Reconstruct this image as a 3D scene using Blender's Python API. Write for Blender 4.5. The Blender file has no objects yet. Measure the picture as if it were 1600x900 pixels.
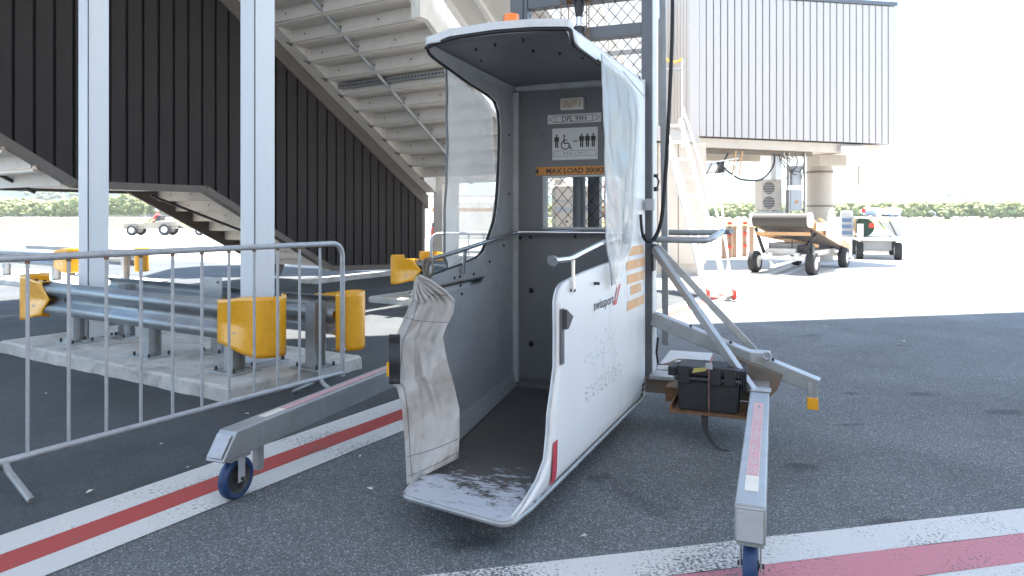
import bpy, bmesh, math, random
from mathutils import Vector, Matrix, noise
from mathutils.geometry import tessellate_polygon
R = math.radians
rnd = random.Random(7)
S = bpy.context.scene
COL = S.collection

# ---------------------------------------------------------------- camera
cam_d = bpy.data.cameras.new("camera"); cam = bpy.data.objects.new("camera", cam_d); COL.objects.link(cam)
cam.location = (0, 0, 1.35); cam.rotation_euler = (R(90), 0, 0)
cam_d.sensor_width = 36; cam_d.lens = 24.3; cam_d.shift_y = -113/1600
cam_d.dof.use_dof = True; cam_d.dof.focus_distance = 3.7; cam_d.dof.aperture_fstop = 4.5
cam_d.clip_start = .05; cam_d.clip_end = 6000
S.camera = cam

# ---------------------------------------------------------------- world, sun, exposure
SUN_EL, SUN_AZ = 77, 25          # azimuth measured from +Y towards +X
w = bpy.data.worlds.new("World"); S.world = w; w.use_nodes = True
nt = w.node_tree; nt.nodes.clear(); L = nt.links.new
def nn(t, **k):
    n = nt.nodes.new(t)
    for a, b in k.items(): setattr(n, a, b)
    return n
out = nn('ShaderNodeOutputWorld'); bg = nn('ShaderNodeBackground'); bg.inputs[1].default_value = .088
sky = nn('ShaderNodeTexSky', sky_type='NISHITA', sun_disc=False)
sky.sun_elevation = R(SUN_EL); sky.sun_rotation = R(SUN_AZ); sky.dust_density = 1.5; sky.air_density = 1.25; sky.ozone_density = 3.0
tc = nn('ShaderNodeTexCoord'); mp = nn('ShaderNodeMapping'); mp.inputs['Scale'].default_value = (1, 1, 3.2)
nz = nn('ShaderNodeTexNoise'); nz.inputs['Scale'].default_value = 2.6; nz.inputs['Detail'].default_value = 8; nz.inputs['Roughness'].default_value = .55
rp = nn('ShaderNodeValToRGB'); rp.color_ramp.elements[0].position = .50; rp.color_ramp.elements[1].position = .74
mx = nn('ShaderNodeMixRGB'); mx.inputs[2].default_value = (10.5, 10.7, 11.2, 1)
tn = nn('ShaderNodeMixRGB', blend_type='MULTIPLY'); tn.inputs[0].default_value = 1; tn.inputs[2].default_value = (.81, 1.0, 1.09, 1)   # clear blue daylight, camera balanced for the sun
L(tc.outputs['Generated'], mp.inputs[0]); L(mp.outputs[0], nz.inputs[0]); L(nz.outputs[0], rp.inputs[0])
L(rp.outputs[0], mx.inputs[0]); L(sky.outputs[0], tn.inputs[1]); L(tn.outputs[0], mx.inputs[1]); L(mx.outputs[0], bg.inputs[0]); L(bg.outputs[0], out.inputs[0])
sd = bpy.data.lights.new("sun", 'SUN'); sun = bpy.data.objects.new("sun", sd); COL.objects.link(sun)
sd.energy = 5.0; sd.angle = R(.53); sd.color = (1, .955, .88)
a, e = R(SUN_AZ), R(SUN_EL)
sun.rotation_euler = Vector((math.sin(a)*math.cos(e), math.cos(a)*math.cos(e), math.sin(e))).to_track_quat('Z', 'Y').to_euler()
vs = S.view_settings; vs.view_transform = 'Standard'; vs.look = 'None'; vs.gamma = 1; vs.use_curve_mapping = False
vs.exposure = 2.45
S.render.engine = 'CYCLES'
S.cycles.max_bounces = 8; S.cycles.diffuse_bounces = 5; S.cycles.transparent_max_bounces = 16

# ---------------------------------------------------------------- materials
def mat(name, col, rough=.6, metal=0., var=.12, scale=6., bump=0., bscale=60., dirt=None, dirt_amt=.4, dirt_scale=3., stretch=None, emit=None, alpha=None, trans=None, coat=0.):
    m = bpy.data.materials.new(name); m.use_nodes = True; t = m.node_tree; N = t.nodes; K = t.links.new
    p = N['Principled BSDF']; p.inputs['Roughness'].default_value = rough; p.inputs['Metallic'].default_value = metal
    p.inputs['Coat Weight'].default_value = coat
    c = N.new('ShaderNodeTexCoord'); mpn = N.new('ShaderNodeMapping')
    if stretch: mpn.inputs['Scale'].default_value = stretch
    K(c.outputs['Object'], mpn.inputs[0])
    n1 = N.new('ShaderNodeTexNoise'); n1.inputs['Scale'].default_value = scale; n1.inputs['Detail'].default_value = 6; n1.inputs['Roughness'].default_value = .6
    K(mpn.outputs[0], n1.inputs[0])
    r1 = N.new('ShaderNodeValToRGB'); r1.color_ramp.elements[0].position = .3; r1.color_ramp.elements[1].position = .7
    r1.color_ramp.elements[0].color = [max(0, x*(1-var)) for x in col]+[1]; r1.color_ramp.elements[1].color = [min(1, x*(1+var)) for x in col]+[1]
    K(n1.outputs[0], r1.inputs[0]); cur = r1.outputs[0]
    if dirt:
        n2 = N.new('ShaderNodeTexNoise'); n2.inputs['Scale'].default_value = dirt_scale; n2.inputs['Detail'].default_value = 10; n2.inputs['Roughness'].default_value = .72
        K(mpn.outputs[0], n2.inputs[0])
        r2 = N.new('ShaderNodeValToRGB'); r2.color_ramp.elements[0].position = .5; r2.color_ramp.elements[1].position = .72
        r2.color_ramp.elements[0].color = (0, 0, 0, 1); r2.color_ramp.elements[1].color = (dirt_amt,)*3+(1,)
        K(n2.outputs[0], r2.inputs[0]); q = N.new('ShaderNodeMixRGB'); q.inputs[2].default_value = (*dirt, 1)
        K(r2.outputs[0], q.inputs[0]); K(cur, q.inputs[1]); cur = q.outputs[0]
    K(cur, p.inputs['Base Color'])
    rr = N.new('ShaderNodeMapRange'); rr.inputs[3].default_value = max(.02, rough-.1); rr.inputs[4].default_value = min(1, rough+.12)
    K(n1.outputs[0], rr.inputs[0]); K(rr.outputs[0], p.inputs['Roughness'])
    if bump:
        n3 = N.new('ShaderNodeTexNoise'); n3.inputs['Scale'].default_value = bscale; n3.inputs['Detail'].default_value = 4
        K(mpn.outputs[0], n3.inputs[0]); b = N.new('ShaderNodeBump'); b.inputs['Strength'].default_value = bump; b.inputs['Distance'].default_value = .01
        K(n3.outputs[0], b.inputs['Height']); K(b.outputs[0], p.inputs['Normal'])
    if emit: p.inputs['Emission Color'].default_value = (*emit[:3], 1); p.inputs['Emission Strength'].default_value = emit[3]
    if trans:
        o = N['Material Output']; tb = N.new('ShaderNodeBsdfTransparent'); tl = N.new('ShaderNodeBsdfTranslucent'); tl.inputs[0].default_value = (*col, 1)
        m1 = N.new('ShaderNodeMixShader'); m1.inputs[0].default_value = trans[1]; K(p.outputs[0], m1.inputs[1]); K(tl.outputs[0], m1.inputs[2])
        m2 = N.new('ShaderNodeMixShader'); m2.inputs[0].default_value = trans[0]; K(m1.outputs[0], m2.inputs[1]); K(tb.outputs[0], m2.inputs[2])
        K(m2.outputs[0], o.inputs[0])
        if bump: K(b.outputs[0], tl.inputs['Normal'])
    return m

def ground_mat(name, c0, c1, spec, big, worn=None, agg=150.):
    """asphalt / concrete: aggregate speckle, patchy tone, oil stains"""
    m = bpy.data.materials.new(name); m.use_nodes = True; t = m.node_tree; N = t.nodes; K = t.links.new; p = N['Principled BSDF']
    c = N.new('ShaderNodeTexCoord')
    n1 = N.new('ShaderNodeTexVoronoi'); n1.inputs['Scale'].default_value = agg; K(c.outputs['Object'], n1.inputs[0])
    sp = N.new('ShaderNodeSeparateColor'); K(n1.outputs['Color'], sp.inputs[0])
    r = N.new('ShaderNodeValToRGB'); el = r.color_ramp.elements
    el[0].position = .0; el[0].color = (*c0, 1); el[1].position = 1.; el[1].color = (*spec, 1)
    x = el.new(.55); x.color = (*[(a+b)/2 for a, b in zip(c0, c1)], 1); x = el.new(.86); x.color = (*c1, 1)
    K(sp.outputs[0], r.inputs[0])
    n2 = N.new('ShaderNodeTexNoise'); n2.inputs['Scale'].default_value = .9; n2.inputs['Detail'].default_value = 9; n2.inputs['Roughness'].default_value = .62; K(c.outputs['Object'], n2.inputs[0])
    mr = N.new('ShaderNodeMapRange'); mr.inputs[1].default_value = .3; mr.inputs[2].default_value = .7; mr.inputs[3].default_value = 1-big; mr.inputs[4].default_value = 1+big; K(n2.outputs[0], mr.inputs[0])
    mu = N.new('ShaderNodeMixRGB'); mu.blend_type = 'MULTIPLY'; mu.inputs[0].default_value = 1; K(r.outputs[0], mu.inputs[1]); K(mr.outputs[0], mu.inputs[2])
    n3 = N.new('ShaderNodeTexNoise'); n3.inputs['Scale'].default_value = 1.7; n3.inputs['Detail'].default_value = 5; n3.inputs['Distortion'].default_value = .6
    mp3 = N.new('ShaderNodeMapping'); mp3.inputs['Location'].default_value = (3.1, 7.7, 0); K(c.outputs['Object'], mp3.inputs[0]); K(mp3.outputs[0], n3.inputs[0])
    r3 = N.new('ShaderNodeValToRGB'); r3.color_ramp.elements[0].position = .66; r3.color_ramp.elements[0].color = (1, 1, 1, 1); r3.color_ramp.elements[1].position = .76; r3.color_ramp.elements[1].color = (.55, .55, .55, 1)
    K(n3.outputs[0], r3.inputs[0]); m3 = N.new('ShaderNodeMixRGB'); m3.blend_type = 'MULTIPLY'; m3.inputs[0].default_value = 1; K(mu.outputs[0], m3.inputs[1]); K(r3.outputs[0], m3.inputs[2])
    K(m3.outputs[0], p.inputs['Base Color']); p.inputs['Roughness'].default_value = .85
    b = N.new('ShaderNodeBump'); b.inputs['Strength'].default_value = .7; b.inputs['Distance'].default_value = .004; K(sp.outputs[1], b.inputs['Height']); K(b.outputs[0], p.inputs['Normal'])
    return m, m3, p

def paint_mat(name, col, under, wear, scale=40., aggr=150):
    """road paint worn through to the asphalt below"""
    m = bpy.data.materials.new(name); m.use_nodes = True; t = m.node_tree; N = t.nodes; K = t.links.new; p = N['Principled BSDF']
    c = N.new('ShaderNodeTexCoord')
    n = N.new('ShaderNodeTexNoise'); n.inputs['Scale'].default_value = scale; n.inputs['Detail'].default_value = 8; n.inputs['Roughness'].default_value = .75; K(c.outputs['Object'], n.inputs[0])
    n2 = N.new('ShaderNodeTexNoise'); n2.inputs['Scale'].default_value = 2.2; n2.inputs['Detail'].default_value = 6; K(c.outputs['Object'], n2.inputs[0])
    ad = N.new('ShaderNodeMath'); ad.operation = 'MULTIPLY_ADD'; ad.inputs[1].default_value = .55; K(n2.outputs[0], ad.inputs[0]); K(n.outputs[0], ad.inputs[2])
    r = N.new('ShaderNodeValToRGB'); r.color_ramp.elements[0].position = wear; r.color_ramp.elements[1].position = wear+.06
    r.color_ramp.elements[0].color = (0, 0, 0, 1); r.color_ramp.elements[1].color = (1, 1, 1, 1)
    K(ad.outputs[0], r.inputs[0])
    d = N.new('ShaderNodeMixRGB'); d.inputs[1].default_value = (*[x*.8 for x in col], 1); d.inputs[2].default_value = (*col, 1); K(n2.outputs[0], d.inputs[0])
    q = N.new('ShaderNodeMixRGB'); K(r.outputs[0], q.inputs[0]); K(d.outputs[0], q.inputs[1]); q.inputs[2].default_value = (*under, 1)
    K(q.outputs[0], p.inputs['Base Color']); p.inputs['Roughness'].default_value = .75
    v = N.new('ShaderNodeTexVoronoi'); v.inputs['Scale'].default_value = aggr; K(c.outputs['Object'], v.inputs[0])
    b = N.new('ShaderNodeBump'); b.inputs['Strength'].default_value = .5; b.inputs['Distance'].default_value = .003; K(v.outputs[0], b.inputs['Height']); K(b.outputs[0], p.inputs['Normal'])
    return m

M = {}
M['asphalt_old'], _, _ = ground_mat('asphalt_old', (.068, .074, .079), (.165, .177, .187), (.36, .375, .39), .24, agg=185)
M['asphalt_new'], _, _ = ground_mat('asphalt_new', (.042, .047, .052), (.066, .073, .080), (.11, .115, .12), .28, agg=190)
M['concrete'], _, _ = ground_mat('apron_concrete', (.34, .33, .31), (.42, .41, .39), (.5, .49, .47), .08)
M['kerb'] = mat('kerb_concrete', (.48, .47, .445), .9, 0, .15, 5, .5, 50, dirt=(.14, .13, .12), dirt_amt=.7, dirt_scale=3)
M['white_line'] = paint_mat('white_line_paint', (.66, .66, .64), (.24, .235, .23), .845, 55.)
M['white_worn'] = paint_mat('worn_white_line_paint', (.68, .68, .67), (.10, .10, .11), .83, 70.)
M['red_line'] = paint_mat('red_line_paint', (.44, .065, .055), (.15, .08, .07), .87, 55.)
M['red_worn'] = paint_mat('worn_red_line_paint', (.60, .23, .27), (.16, .12, .13), .83, 70.)
M['galv'] = mat('galvanised_steel', (.38, .40, .415), .42, .55, .16, 14, .12, 90, dirt=(.16, .15, .14), dirt_amt=.5, dirt_scale=7)
M['galv_light'] = mat('light_galvanised_steel', (.42, .44, .47), .5, .35, .12, 20, .1, 90, dirt=(.25, .22, .18), dirt_amt=.5, dirt_scale=9)
M['rail'] = mat('guard_rail_steel', (.31, .345, .375), .42, .6, .12, 9, .05, 80, dirt=(.2, .2, .2), dirt_amt=.3)
M['yellow'] = mat('yellow_plastic', (.82, .39, .012), .28, 0, .06, 6, .03, 20, dirt=(.35, .13, .02), dirt_amt=.4, dirt_scale=6, coat=.3)
M['orange'] = mat('orange_lens', (.95, .22, .01), .25, 0, .05, 8, coat=.4)
M['pillar'] = mat('pillar_paint', (.64, .67, .71), .45, 0, .05, 4, .05, 50, dirt=(.40, .40, .39), dirt_amt=.45, dirt_scale=4, stretch=(1, 1, .2))
M['cream'] = mat('cream_paint', (.64, .61, .57), .55, 0, .05, 3, .05, 50, dirt=(.40, .34, .27), dirt_amt=.25, dirt_scale=2.5)
M['white_steel'] = mat('white_steel_paint', (.78, .76, .72), .5, 0, .05, 4, dirt=(.5, .42, .33), dirt_amt=.3)
M['taupe'] = mat('taupe_paint', (.12, .10, .088), .5, 0, .06, 4)
_c = M['clad'] = mat('charcoal_cladding', (.036, .031, .031), .62, 0, .16, 1.5, .05, 30, dirt=(.06, .052, .048), dirt_amt=.5, dirt_scale=2, stretch=(2, 2, .25))
_c.node_tree.nodes['Principled BSDF'].inputs['Specular IOR Level'].default_value = .2
M['joint'] = mat('cladding_joint', (.006, .006, .008), .7)
M['bridge_clad'] = mat('light_grey_cladding', (.46, .43, .405), .5, .05, .04, 1.5, .04, 30, dirt=(.36, .32, .28), dirt_amt=.35, dirt_scale=2, stretch=(2, 2, .2))
M['bridge_joint'] = mat('bridge_joint', (.10, .10, .12), .6)
M['bridge_cream'] = mat('bridge_cream', (.52, .465, .40), .55, 0, .05, 3, dirt=(.40, .30, .2), dirt_amt=.35, dirt_scale=2)
M['pale_cream'] = mat('pale_cream_paint', (.62, .585, .54), .55, 0, .05, 3)
M['post_brown'] = mat('peach_brown_paint', (.34, .22, .15), .6)
M['bridge_cream2'] = mat('dusty_cream_paint', (.30, .27, .22), .6)
M['column_cream'] = mat('column_paint', (.42, .375, .32), .6, 0, .05, 3, dirt=(.3, .24, .18), dirt_amt=.4)
M['gelcoat'] = mat('white_gelcoat', (.72, .735, .745), .38, 0, .05, 2.5, .06, 90, dirt=(.45, .43, .39), dirt_amt=.35, dirt_scale=3, stretch=(1, 1, .35))
M['interior_shade'] = mat('shaded_interior_paint', (.135, .142, .152), .5, 0, .08, 5, .12, 70, dirt=(.12, .12, .12), dirt_amt=.4, dirt_scale=3.5)  # darker interior grey: shade on rear wall and ceiling put into the colour
M['gelcoat_in'] = mat('grey_interior_paint', (.34, .355, .37), .5, 0, .10, 5, .12, 70, dirt=(.14, .14, .14), dirt_amt=.45, dirt_scale=3.5)
M['roof_paint'] = mat('roof_paint', (.62, .64, .66), .4, 0, .05, 5, dirt=(.38, .32, .24), dirt_amt=.4, dirt_scale=8)
M['seal'] = mat('black_rubber', (.012, .012, .014), .55, 0, .2, 20)
M['rubber'] = mat('tyre_rubber', (.025, .025, .027), .8, 0, .2, 12, .2, 60, dirt=(.12, .1, .09), dirt_amt=.4)
M['blue_rubber'] = mat('blue_wheel_rubber', (.010, .038, .12), .45, 0, .15, 20, .05, 60, dirt=(.05, .05, .06), dirt_amt=.6, dirt_scale=10)
M['chrome'] = mat('stainless_steel', (.62, .62, .62), .2, .95, .06, 12, dirt=(.3, .26, .2), dirt_amt=.3, dirt_scale=10)
M['mast'] = mat('mast_steel', (.125, .135, .15), .45, .35, .12, 6, .1, 60, dirt=(.12, .12, .12), dirt_amt=.4)
M['rust'] = mat('rusty_steel', (.19, .105, .055), .75, .2, .35, 12, .4, 60, dirt=(.36, .17, .07), dirt_amt=.7, dirt_scale=8)
M['rust_galv'] = mat('stained_steel', (.17, .15, .125), .6, .35, .22, 9, .2, 60, dirt=(.25, .13, .06), dirt_amt=.8, dirt_scale=5)
M['box_plastic'] = mat('black_plastic', (.018, .021, .026), .5, 0, .15, 12, .1, 120)
M['canvas'] = None
M['decal_white'] = mat('sign_white', (.52, .53, .54), .5, 0, .03, 10)
M['decal_black'] = mat('sign_black', (.012, .012, .014), .5)
M['decal_orange'] = mat('orange_label', (.50, .215, .045), .55, 0, .08, 10, dirt=(.2, .1, .05), dirt_amt=.4, dirt_scale=12)
M['decal_peach'] = mat('faded_orange_film', (.72, .40, .18), .5, 0, .06, 12, dirt=(.70, .62, .52), dirt_amt=.8, dirt_scale=14)
M['decal_pink'] = mat('faded_red_label', (.66, .30, .31), .5, 0, .1, 12)
M['decal_pale'] = mat('pale_label', (.74, .68, .60), .5, 0, .06, 10)
M['decal_red'] = mat('red_film', (.52, .05, .075), .45, 0, .15, 14, dirt=(.6, .35, .35), dirt_amt=.4, dirt_scale=12)
M['decal_navy'] = mat('navy_film', (.035, .045, .07), .45)
M['dark'] = mat('dark_hardware', (.05, .05, .055), .5, .4, .2, 10)
M['pale_grey'] = mat('pale_grey_paint', (.55, .55, .54), .5, 0, .06, 6)
M['cab_grey'] = mat('cabinet_grey', (.36, .38, .40), .5, 0, .06, 6)
M['orange_paint'] = mat('orange_machine_paint', (.52, .30, .14), .5, 0, .1, 6, dirt=(.5, .42, .33), dirt_amt=.8, dirt_scale=5)
M['belt'] = mat('conveyor_belt', (.05, .045, .042), .7, 0, .15, 10)
M['grass'] = mat('airfield_grass', (.12, .17, .04), .9, 0, .25, .05)
M['red'] = mat('red_plastic', (.62, .06, .04), .4)
M['blue'] = mat('blue_bag', (.16, .24, .38), .6, 0, .3, 6)
M['green'] = mat('green_tank', (.03, .08, .06), .5)
M['lens'] = mat('lamp_lens', (.38, .33, .26), .25, 0, .3, 40, .4, 120)
M['litter'] = mat('litter', (.62, .57, .48), .7)
M['strap'] = mat('webbing_strap', (.03, .03, .035), .8)
M['strap_red'] = mat('striped_strap', (.35, .18, .16), .8, 0, .5, 50)
M['khaki'] = mat('khaki_tag', (.42, .38, .12), .6)
M['skin'] = mat('weathered_person', (.3, .16, .1), .7)
# vinyl window sheets
M['vinyl'] = mat('clear_vinyl', (.88, .89, .89), .20, 0, .03, 6, .10, 9, trans=(.28, .5), coat=.35)
M['vinyl_cream'] = mat('milky_vinyl', (.88, .86, .82), .22, 0, .05, 9, .3, 8, trans=(.34, .55), coat=.5)
def floor_mat():
    m = bpy.data.materials.new('scuffed_floor'); m.use_nodes = True; t = m.node_tree; N = t.nodes; K = t.links.new; p = N['Principled BSDF']
    c = N.new('ShaderNodeTexCoord')
    mp_ = N.new('ShaderNodeMapping'); mp_.inputs['Scale'].default_value = (.8, 1.7, 1); mp_.inputs['Rotation'].default_value = (0, 0, R(-20)); K(c.outputs['Object'], mp_.inputs[0])
    n = N.new('ShaderNodeTexNoise'); n.inputs['Scale'].default_value = 8; n.inputs['Detail'].default_value = 14; n.inputs['Roughness'].default_value = .82; n.inputs['Distortion'].default_value = .15; K(mp_.outputs[0], n.inputs[0])
    sx = N.new('ShaderNodeSeparateXYZ'); K(c.outputs['Object'], sx.inputs[0])      # local y runs from lip (0) to the back wall
    mr = N.new('ShaderNodeMapRange'); mr.inputs[1].default_value = .0; mr.inputs[2].default_value = .75; mr.inputs[3].default_value = .16; mr.inputs[4].default_value = -.16; K(sx.outputs[1], mr.inputs[0])
    ad = N.new('ShaderNodeMath'); ad.operation = 'ADD'; K(n.outputs[0], ad.inputs[0]); K(mr.outputs[0], ad.inputs[1])
    r = N.new('ShaderNodeValToRGB'); r.color_ramp.elements[0].position = .525; r.color_ramp.elements[1].position = .575; K(ad.outputs[0], r.inputs[0])
    n2 = N.new('ShaderNodeTexNoise'); n2.inputs['Scale'].default_value = 3; n2.inputs['Detail'].default_value = 8; K(c.outputs['Object'], n2.inputs[0])
    d = N.new('ShaderNodeMixRGB'); d.inputs[1].default_value = (.045, .048, .052, 1); d.inputs[2].default_value = (.115, .105, .095, 1); K(n2.outputs[0], d.inputs[0])
    q = N.new('ShaderNodeMixRGB'); K(r.outputs[0], q.inputs[0]); K(d.outputs[0], q.inputs[1]); q.inputs[2].default_value = (.46, .49, .54, 1)
    K(q.outputs[0], p.inputs['Base Color']); p.inputs['Roughness'].default_value = .42
    b = N.new('ShaderNodeBump'); b.inputs['Strength'].default_value = .5; b.inputs['Distance'].default_value = .003; K(r.outputs[0], b.inputs['Height']); K(b.outputs[0], p.inputs['Normal'])
    return m
M['floor'] = floor_mat()
M['canvas'] = mat('dirty_canvas', (.47, .455, .44), .8, 0, .10, 4, .25, 220, dirt=(.22, .185, .145), dirt_amt=.6, dirt_scale=6, trans=(0., .12))
def worn_text_mat():
    m = bpy.data.materials.new('ghost_residue'); m.use_nodes = True; t = m.node_tree; N = t.nodes; K = t.links.new; p = N['Principled BSDF']
    p.inputs['Base Color'].default_value = (.36, .37, .39, 1); c = N.new('ShaderNodeTexCoord'); n = N.new('ShaderNodeTexNoise'); n.inputs['Scale'].default_value = 60; n.inputs['Detail'].default_value = 6
    K(c.outputs['Object'], n.inputs[0]); r = N.new('ShaderNodeValToRGB'); r.color_ramp.elements[0].position = .48; r.color_ramp.elements[1].position = .70; K(n.outputs[0], r.inputs[0]); r.color_ramp.elements[1].color = (.6, .6, .6, 1); K(r.outputs[0], p.inputs['Alpha']); return m
M['ghost'] = worn_text_mat()

# ---------------------------------------------------------------- helpers
def frame(ang, org=(0, 0, 0)): return Matrix.Translation(Vector(org)) @ Matrix.Rotation(ang, 4, 'Z')
A_M = -math.atan2(410, 1080.)              # lift axis
A_B = -math.atan2(660, 1080.)              # building grid (x = across, y = along the wall)
A_J = math.atan(.219)                      # jet bridge grid (x = along its side)
MF = frame(A_M, (-.26, 2.815, 0)); BF = frame(A_B); JF = frame(A_J); WF = Matrix.Identity(4)

class MB:
    def __init__(s, F=WF): s.v = []; s.f = []; s.F = F; s.mi = []
    def add(s, vs, fs, m=0):
        k = len(s.v); s.v += [s.F @ Vector(v) for v in vs]; s.f += [tuple(i+k for i in f) for f in fs]; s.mi += [m]*len(fs); return s
    def box(s, x0, x1, y0, y1, z0, z1, T=None, m=0):
        vs = [Vector((x, y, z)) for x in (x0, x1) for y in (y0, y1) for z in (z0, z1)]
        if T: vs = [T @ v for v in vs]
        return s.add(vs, [(0, 1, 3, 2), (4, 6, 7, 5), (0, 4, 5, 1), (2, 3, 7, 6), (0, 2, 6, 4), (1, 5, 7, 3)], m)
    def beam(s, p0, p1, w, h, up=(0, 0, 1), m=0):
        p0, p1 = Vector(p0), Vector(p1); d = (p1-p0).normalized(); u = Vector(up); x = d.cross(u).normalized(); u = x.cross(d).normalized()
        vs = [p+x*a*w/2+u*b*h/2 for p in (p0, p1) for a, b in ((-1, -1), (1, -1), (1, 1), (-1, 1))]
        return s.add(vs, [(3, 2, 1, 0), (4, 5, 6, 7), (0, 1, 5, 4), (1, 2, 6, 5), (2, 3, 7, 6), (3, 0, 4, 7)], m)
    def tube(s, pts, r, seg=10, cap=True, m=0):
        pts = [Vector(p) for p in pts]; n = len(pts); vs = []; fs = []; prev = None
        for i, p in enumerate(pts):
            t = (pts[min(i+1, n-1)]-pts[max(i-1, 0)]).normalized()
            if prev is None:
                a = Vector((0, 0, 1)) if abs(t.z) < .9 else Vector((1, 0, 0)); x = t.cross(a).normalized()
            else: x = (prev-t*prev.dot(t)).normalized()
            prev = x; y = t.cross(x); rr = r[i] if isinstance(r, (list, tuple)) else r
            vs += [p+(x*math.cos(2*math.pi*k/seg)+y*math.sin(2*math.pi*k/seg))*rr for k in range(seg)]
        for i in range(n-1):
            for k in range(seg): fs.append((i*seg+k, i*seg+(k+1) % seg, (i+1)*seg+(k+1) % seg, (i+1)*seg+k))
        if cap: fs.append(tuple(range(seg))[::-1]); fs.append(tuple((n-1)*seg+k for k in range(seg)))
        return s.add(vs, fs, m)
    def cyl(s, p0, p1, r, seg=16, m=0): return s.tube([p0, p1], r, seg, True, m)
    def prism(s, poly, ext, m=0):
        """flat polygon (list of 3d points) pushed along ext"""
        n = len(poly); P = [Vector(p) for p in poly]; E_ = Vector(ext); tr = tessellate_polygon([P])
        fs = [tuple(t) for t in tr]+[tuple(i+n for i in t)[::-1] for t in tr]+[(i, (i+1) % n, (i+1) % n+n, i+n) for i in range(n)]
        return s.add(P+[p+E_ for p in P], fs, m)
    def grid(s, fn, nu, nv, m=0):
        vs = [fn(i/nu, j/nv) for j in range(nv+1) for i in range(nu+1)]
        return s.add(vs, [(j*(nu+1)+i, j*(nu+1)+i+1, (j+1)*(nu+1)+i+1, (j+1)*(nu+1)+i) for j in range(nv) for i in range(nu)], m)
    def lathe(s, prof, T, seg=20, m=0):
        n = len(prof); vs = []; fs = []
        for k in range(seg):
            a = 2*math.pi*k/seg
            vs += [T @ Vector((r*math.cos(a), r*math.sin(a), h)) for r, h in prof]
        for k in range(seg):
            q = (k+1) % seg
            for i in range(n-1): fs.append((k*n+i, q*n+i, q*n+i+1, k*n+i+1))
        return s.add(vs, fs, m)
    def blob(s, c, r, sub=1, m=0, jit=.25, seed=0):
        bm = bmesh.new(); bmesh.ops.create_icosphere(bm, subdivisions=sub, radius=1); q = random.Random(seed)
        vs = []
        for v in bm.verts:
            k = 1+q.uniform(-jit, jit); vs.append(Vector(c)+Vector((v.co.x*r[0], v.co.y*r[1], v.co.z*r[2]))*k)
        fs = [tuple(v.index for v in f.verts) for f in bm.faces]; bm.free(); return s.add(vs, fs, m)
    def build(s, name, mats, parent=None, bevel=0, smooth=None, solid=0, label=None, subsurf=0, fix=True):
        me = bpy.data.meshes.new(name); vs = s.v; O = None
        if parent is None or True:
            c = Vector((0, 0, 0))
            if s.v:
                lo = Vector([min(v[i] for v in s.v) for i in range(3)]); hi = Vector([max(v[i] for v in s.v) for i in range(3)]); c = (lo+hi)/2; c.z = lo.z
            if name in ('cabin_floor',): c = None
        if c is None: Mi = s.F.inverted(); me.from_pydata([Mi @ v for v in s.v], [], s.f)
        else: me.from_pydata([v-c for v in s.v], [], s.f)
        if not isinstance(mats, (list, tuple)): mats = [mats]
        for m_ in mats: me.materials.append(m_)
        if len(mats) > 1: me.polygons.foreach_set('material_index', s.mi)
        me.validate()
        if fix:
            bm = bmesh.new(); bm.from_mesh(me); bmesh.ops.recalc_face_normals(bm, faces=bm.faces); bm.to_mesh(me); bm.free()
        if smooth is not None:
            me.polygons.foreach_set('use_smooth', [True]*len(me.polygons)); me.set_sharp_from_angle(angle=R(smooth))
        o = bpy.data.objects.new(name, me); COL.objects.link(o)
        o.matrix_world = s.F if c is None else Matrix.Translation(c)
        if bevel:
            b = o.modifiers.new('bevel', 'BEVEL'); b.width = bevel; b.segments = 2; b.limit_method = 'ANGLE'; b.angle_limit = R(40); b.harden_normals = False
        if solid: sm = o.modifiers.new('solid', 'SOLIDIFY'); sm.thickness = solid; sm.offset = 0
        if subsurf: ss = o.modifiers.new('sub', 'SUBSURF'); ss.levels = ss.render_levels = subsurf
        if parent is not None: adopt(o, parent)
        if label: o['label'] = label
        return o
def world_of(o):
    if o.parent is None: return o.matrix_basis.copy()
    return world_of(o.parent) @ o.matrix_basis
def adopt(o, p):
    mw = o.matrix_basis.copy(); o.parent = p; o.matrix_parent_inverse = Matrix.Identity(4); o.matrix_basis = world_of(p).inverted() @ mw
def thing(name, loc, label, cat, group=None, rot=0):
    o = bpy.data.objects.new(name, None); COL.objects.link(o); o.matrix_basis = Matrix.Translation(Vector(loc)) @ Matrix.Rotation(rot, 4, 'Z'); o.empty_display_size = .2
    return tag(o, label, cat, group)
def tag(o, label=None, cat=None, group=None, kind=None):
    if label: o['label'] = label
    if cat: o['category'] = cat
    if group: o['group'] = group
    if kind: o['kind'] = kind
    return o
def dup(o, loc=None, rotz=0, label=None, parent=None):
    kids = [k for k in bpy.data.objects if k.parent == o]
    c = o.copy(); COL.objects.link(c)
    if parent is not None: c.parent = parent
    if loc is not None: c.matrix_basis = Matrix.Translation(Vector(loc)) @ Matrix.Rotation(rotz, 4, 'Z')
    if label: c['label'] = label
    for k in kids: dup(k, parent=c)
    return c
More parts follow.
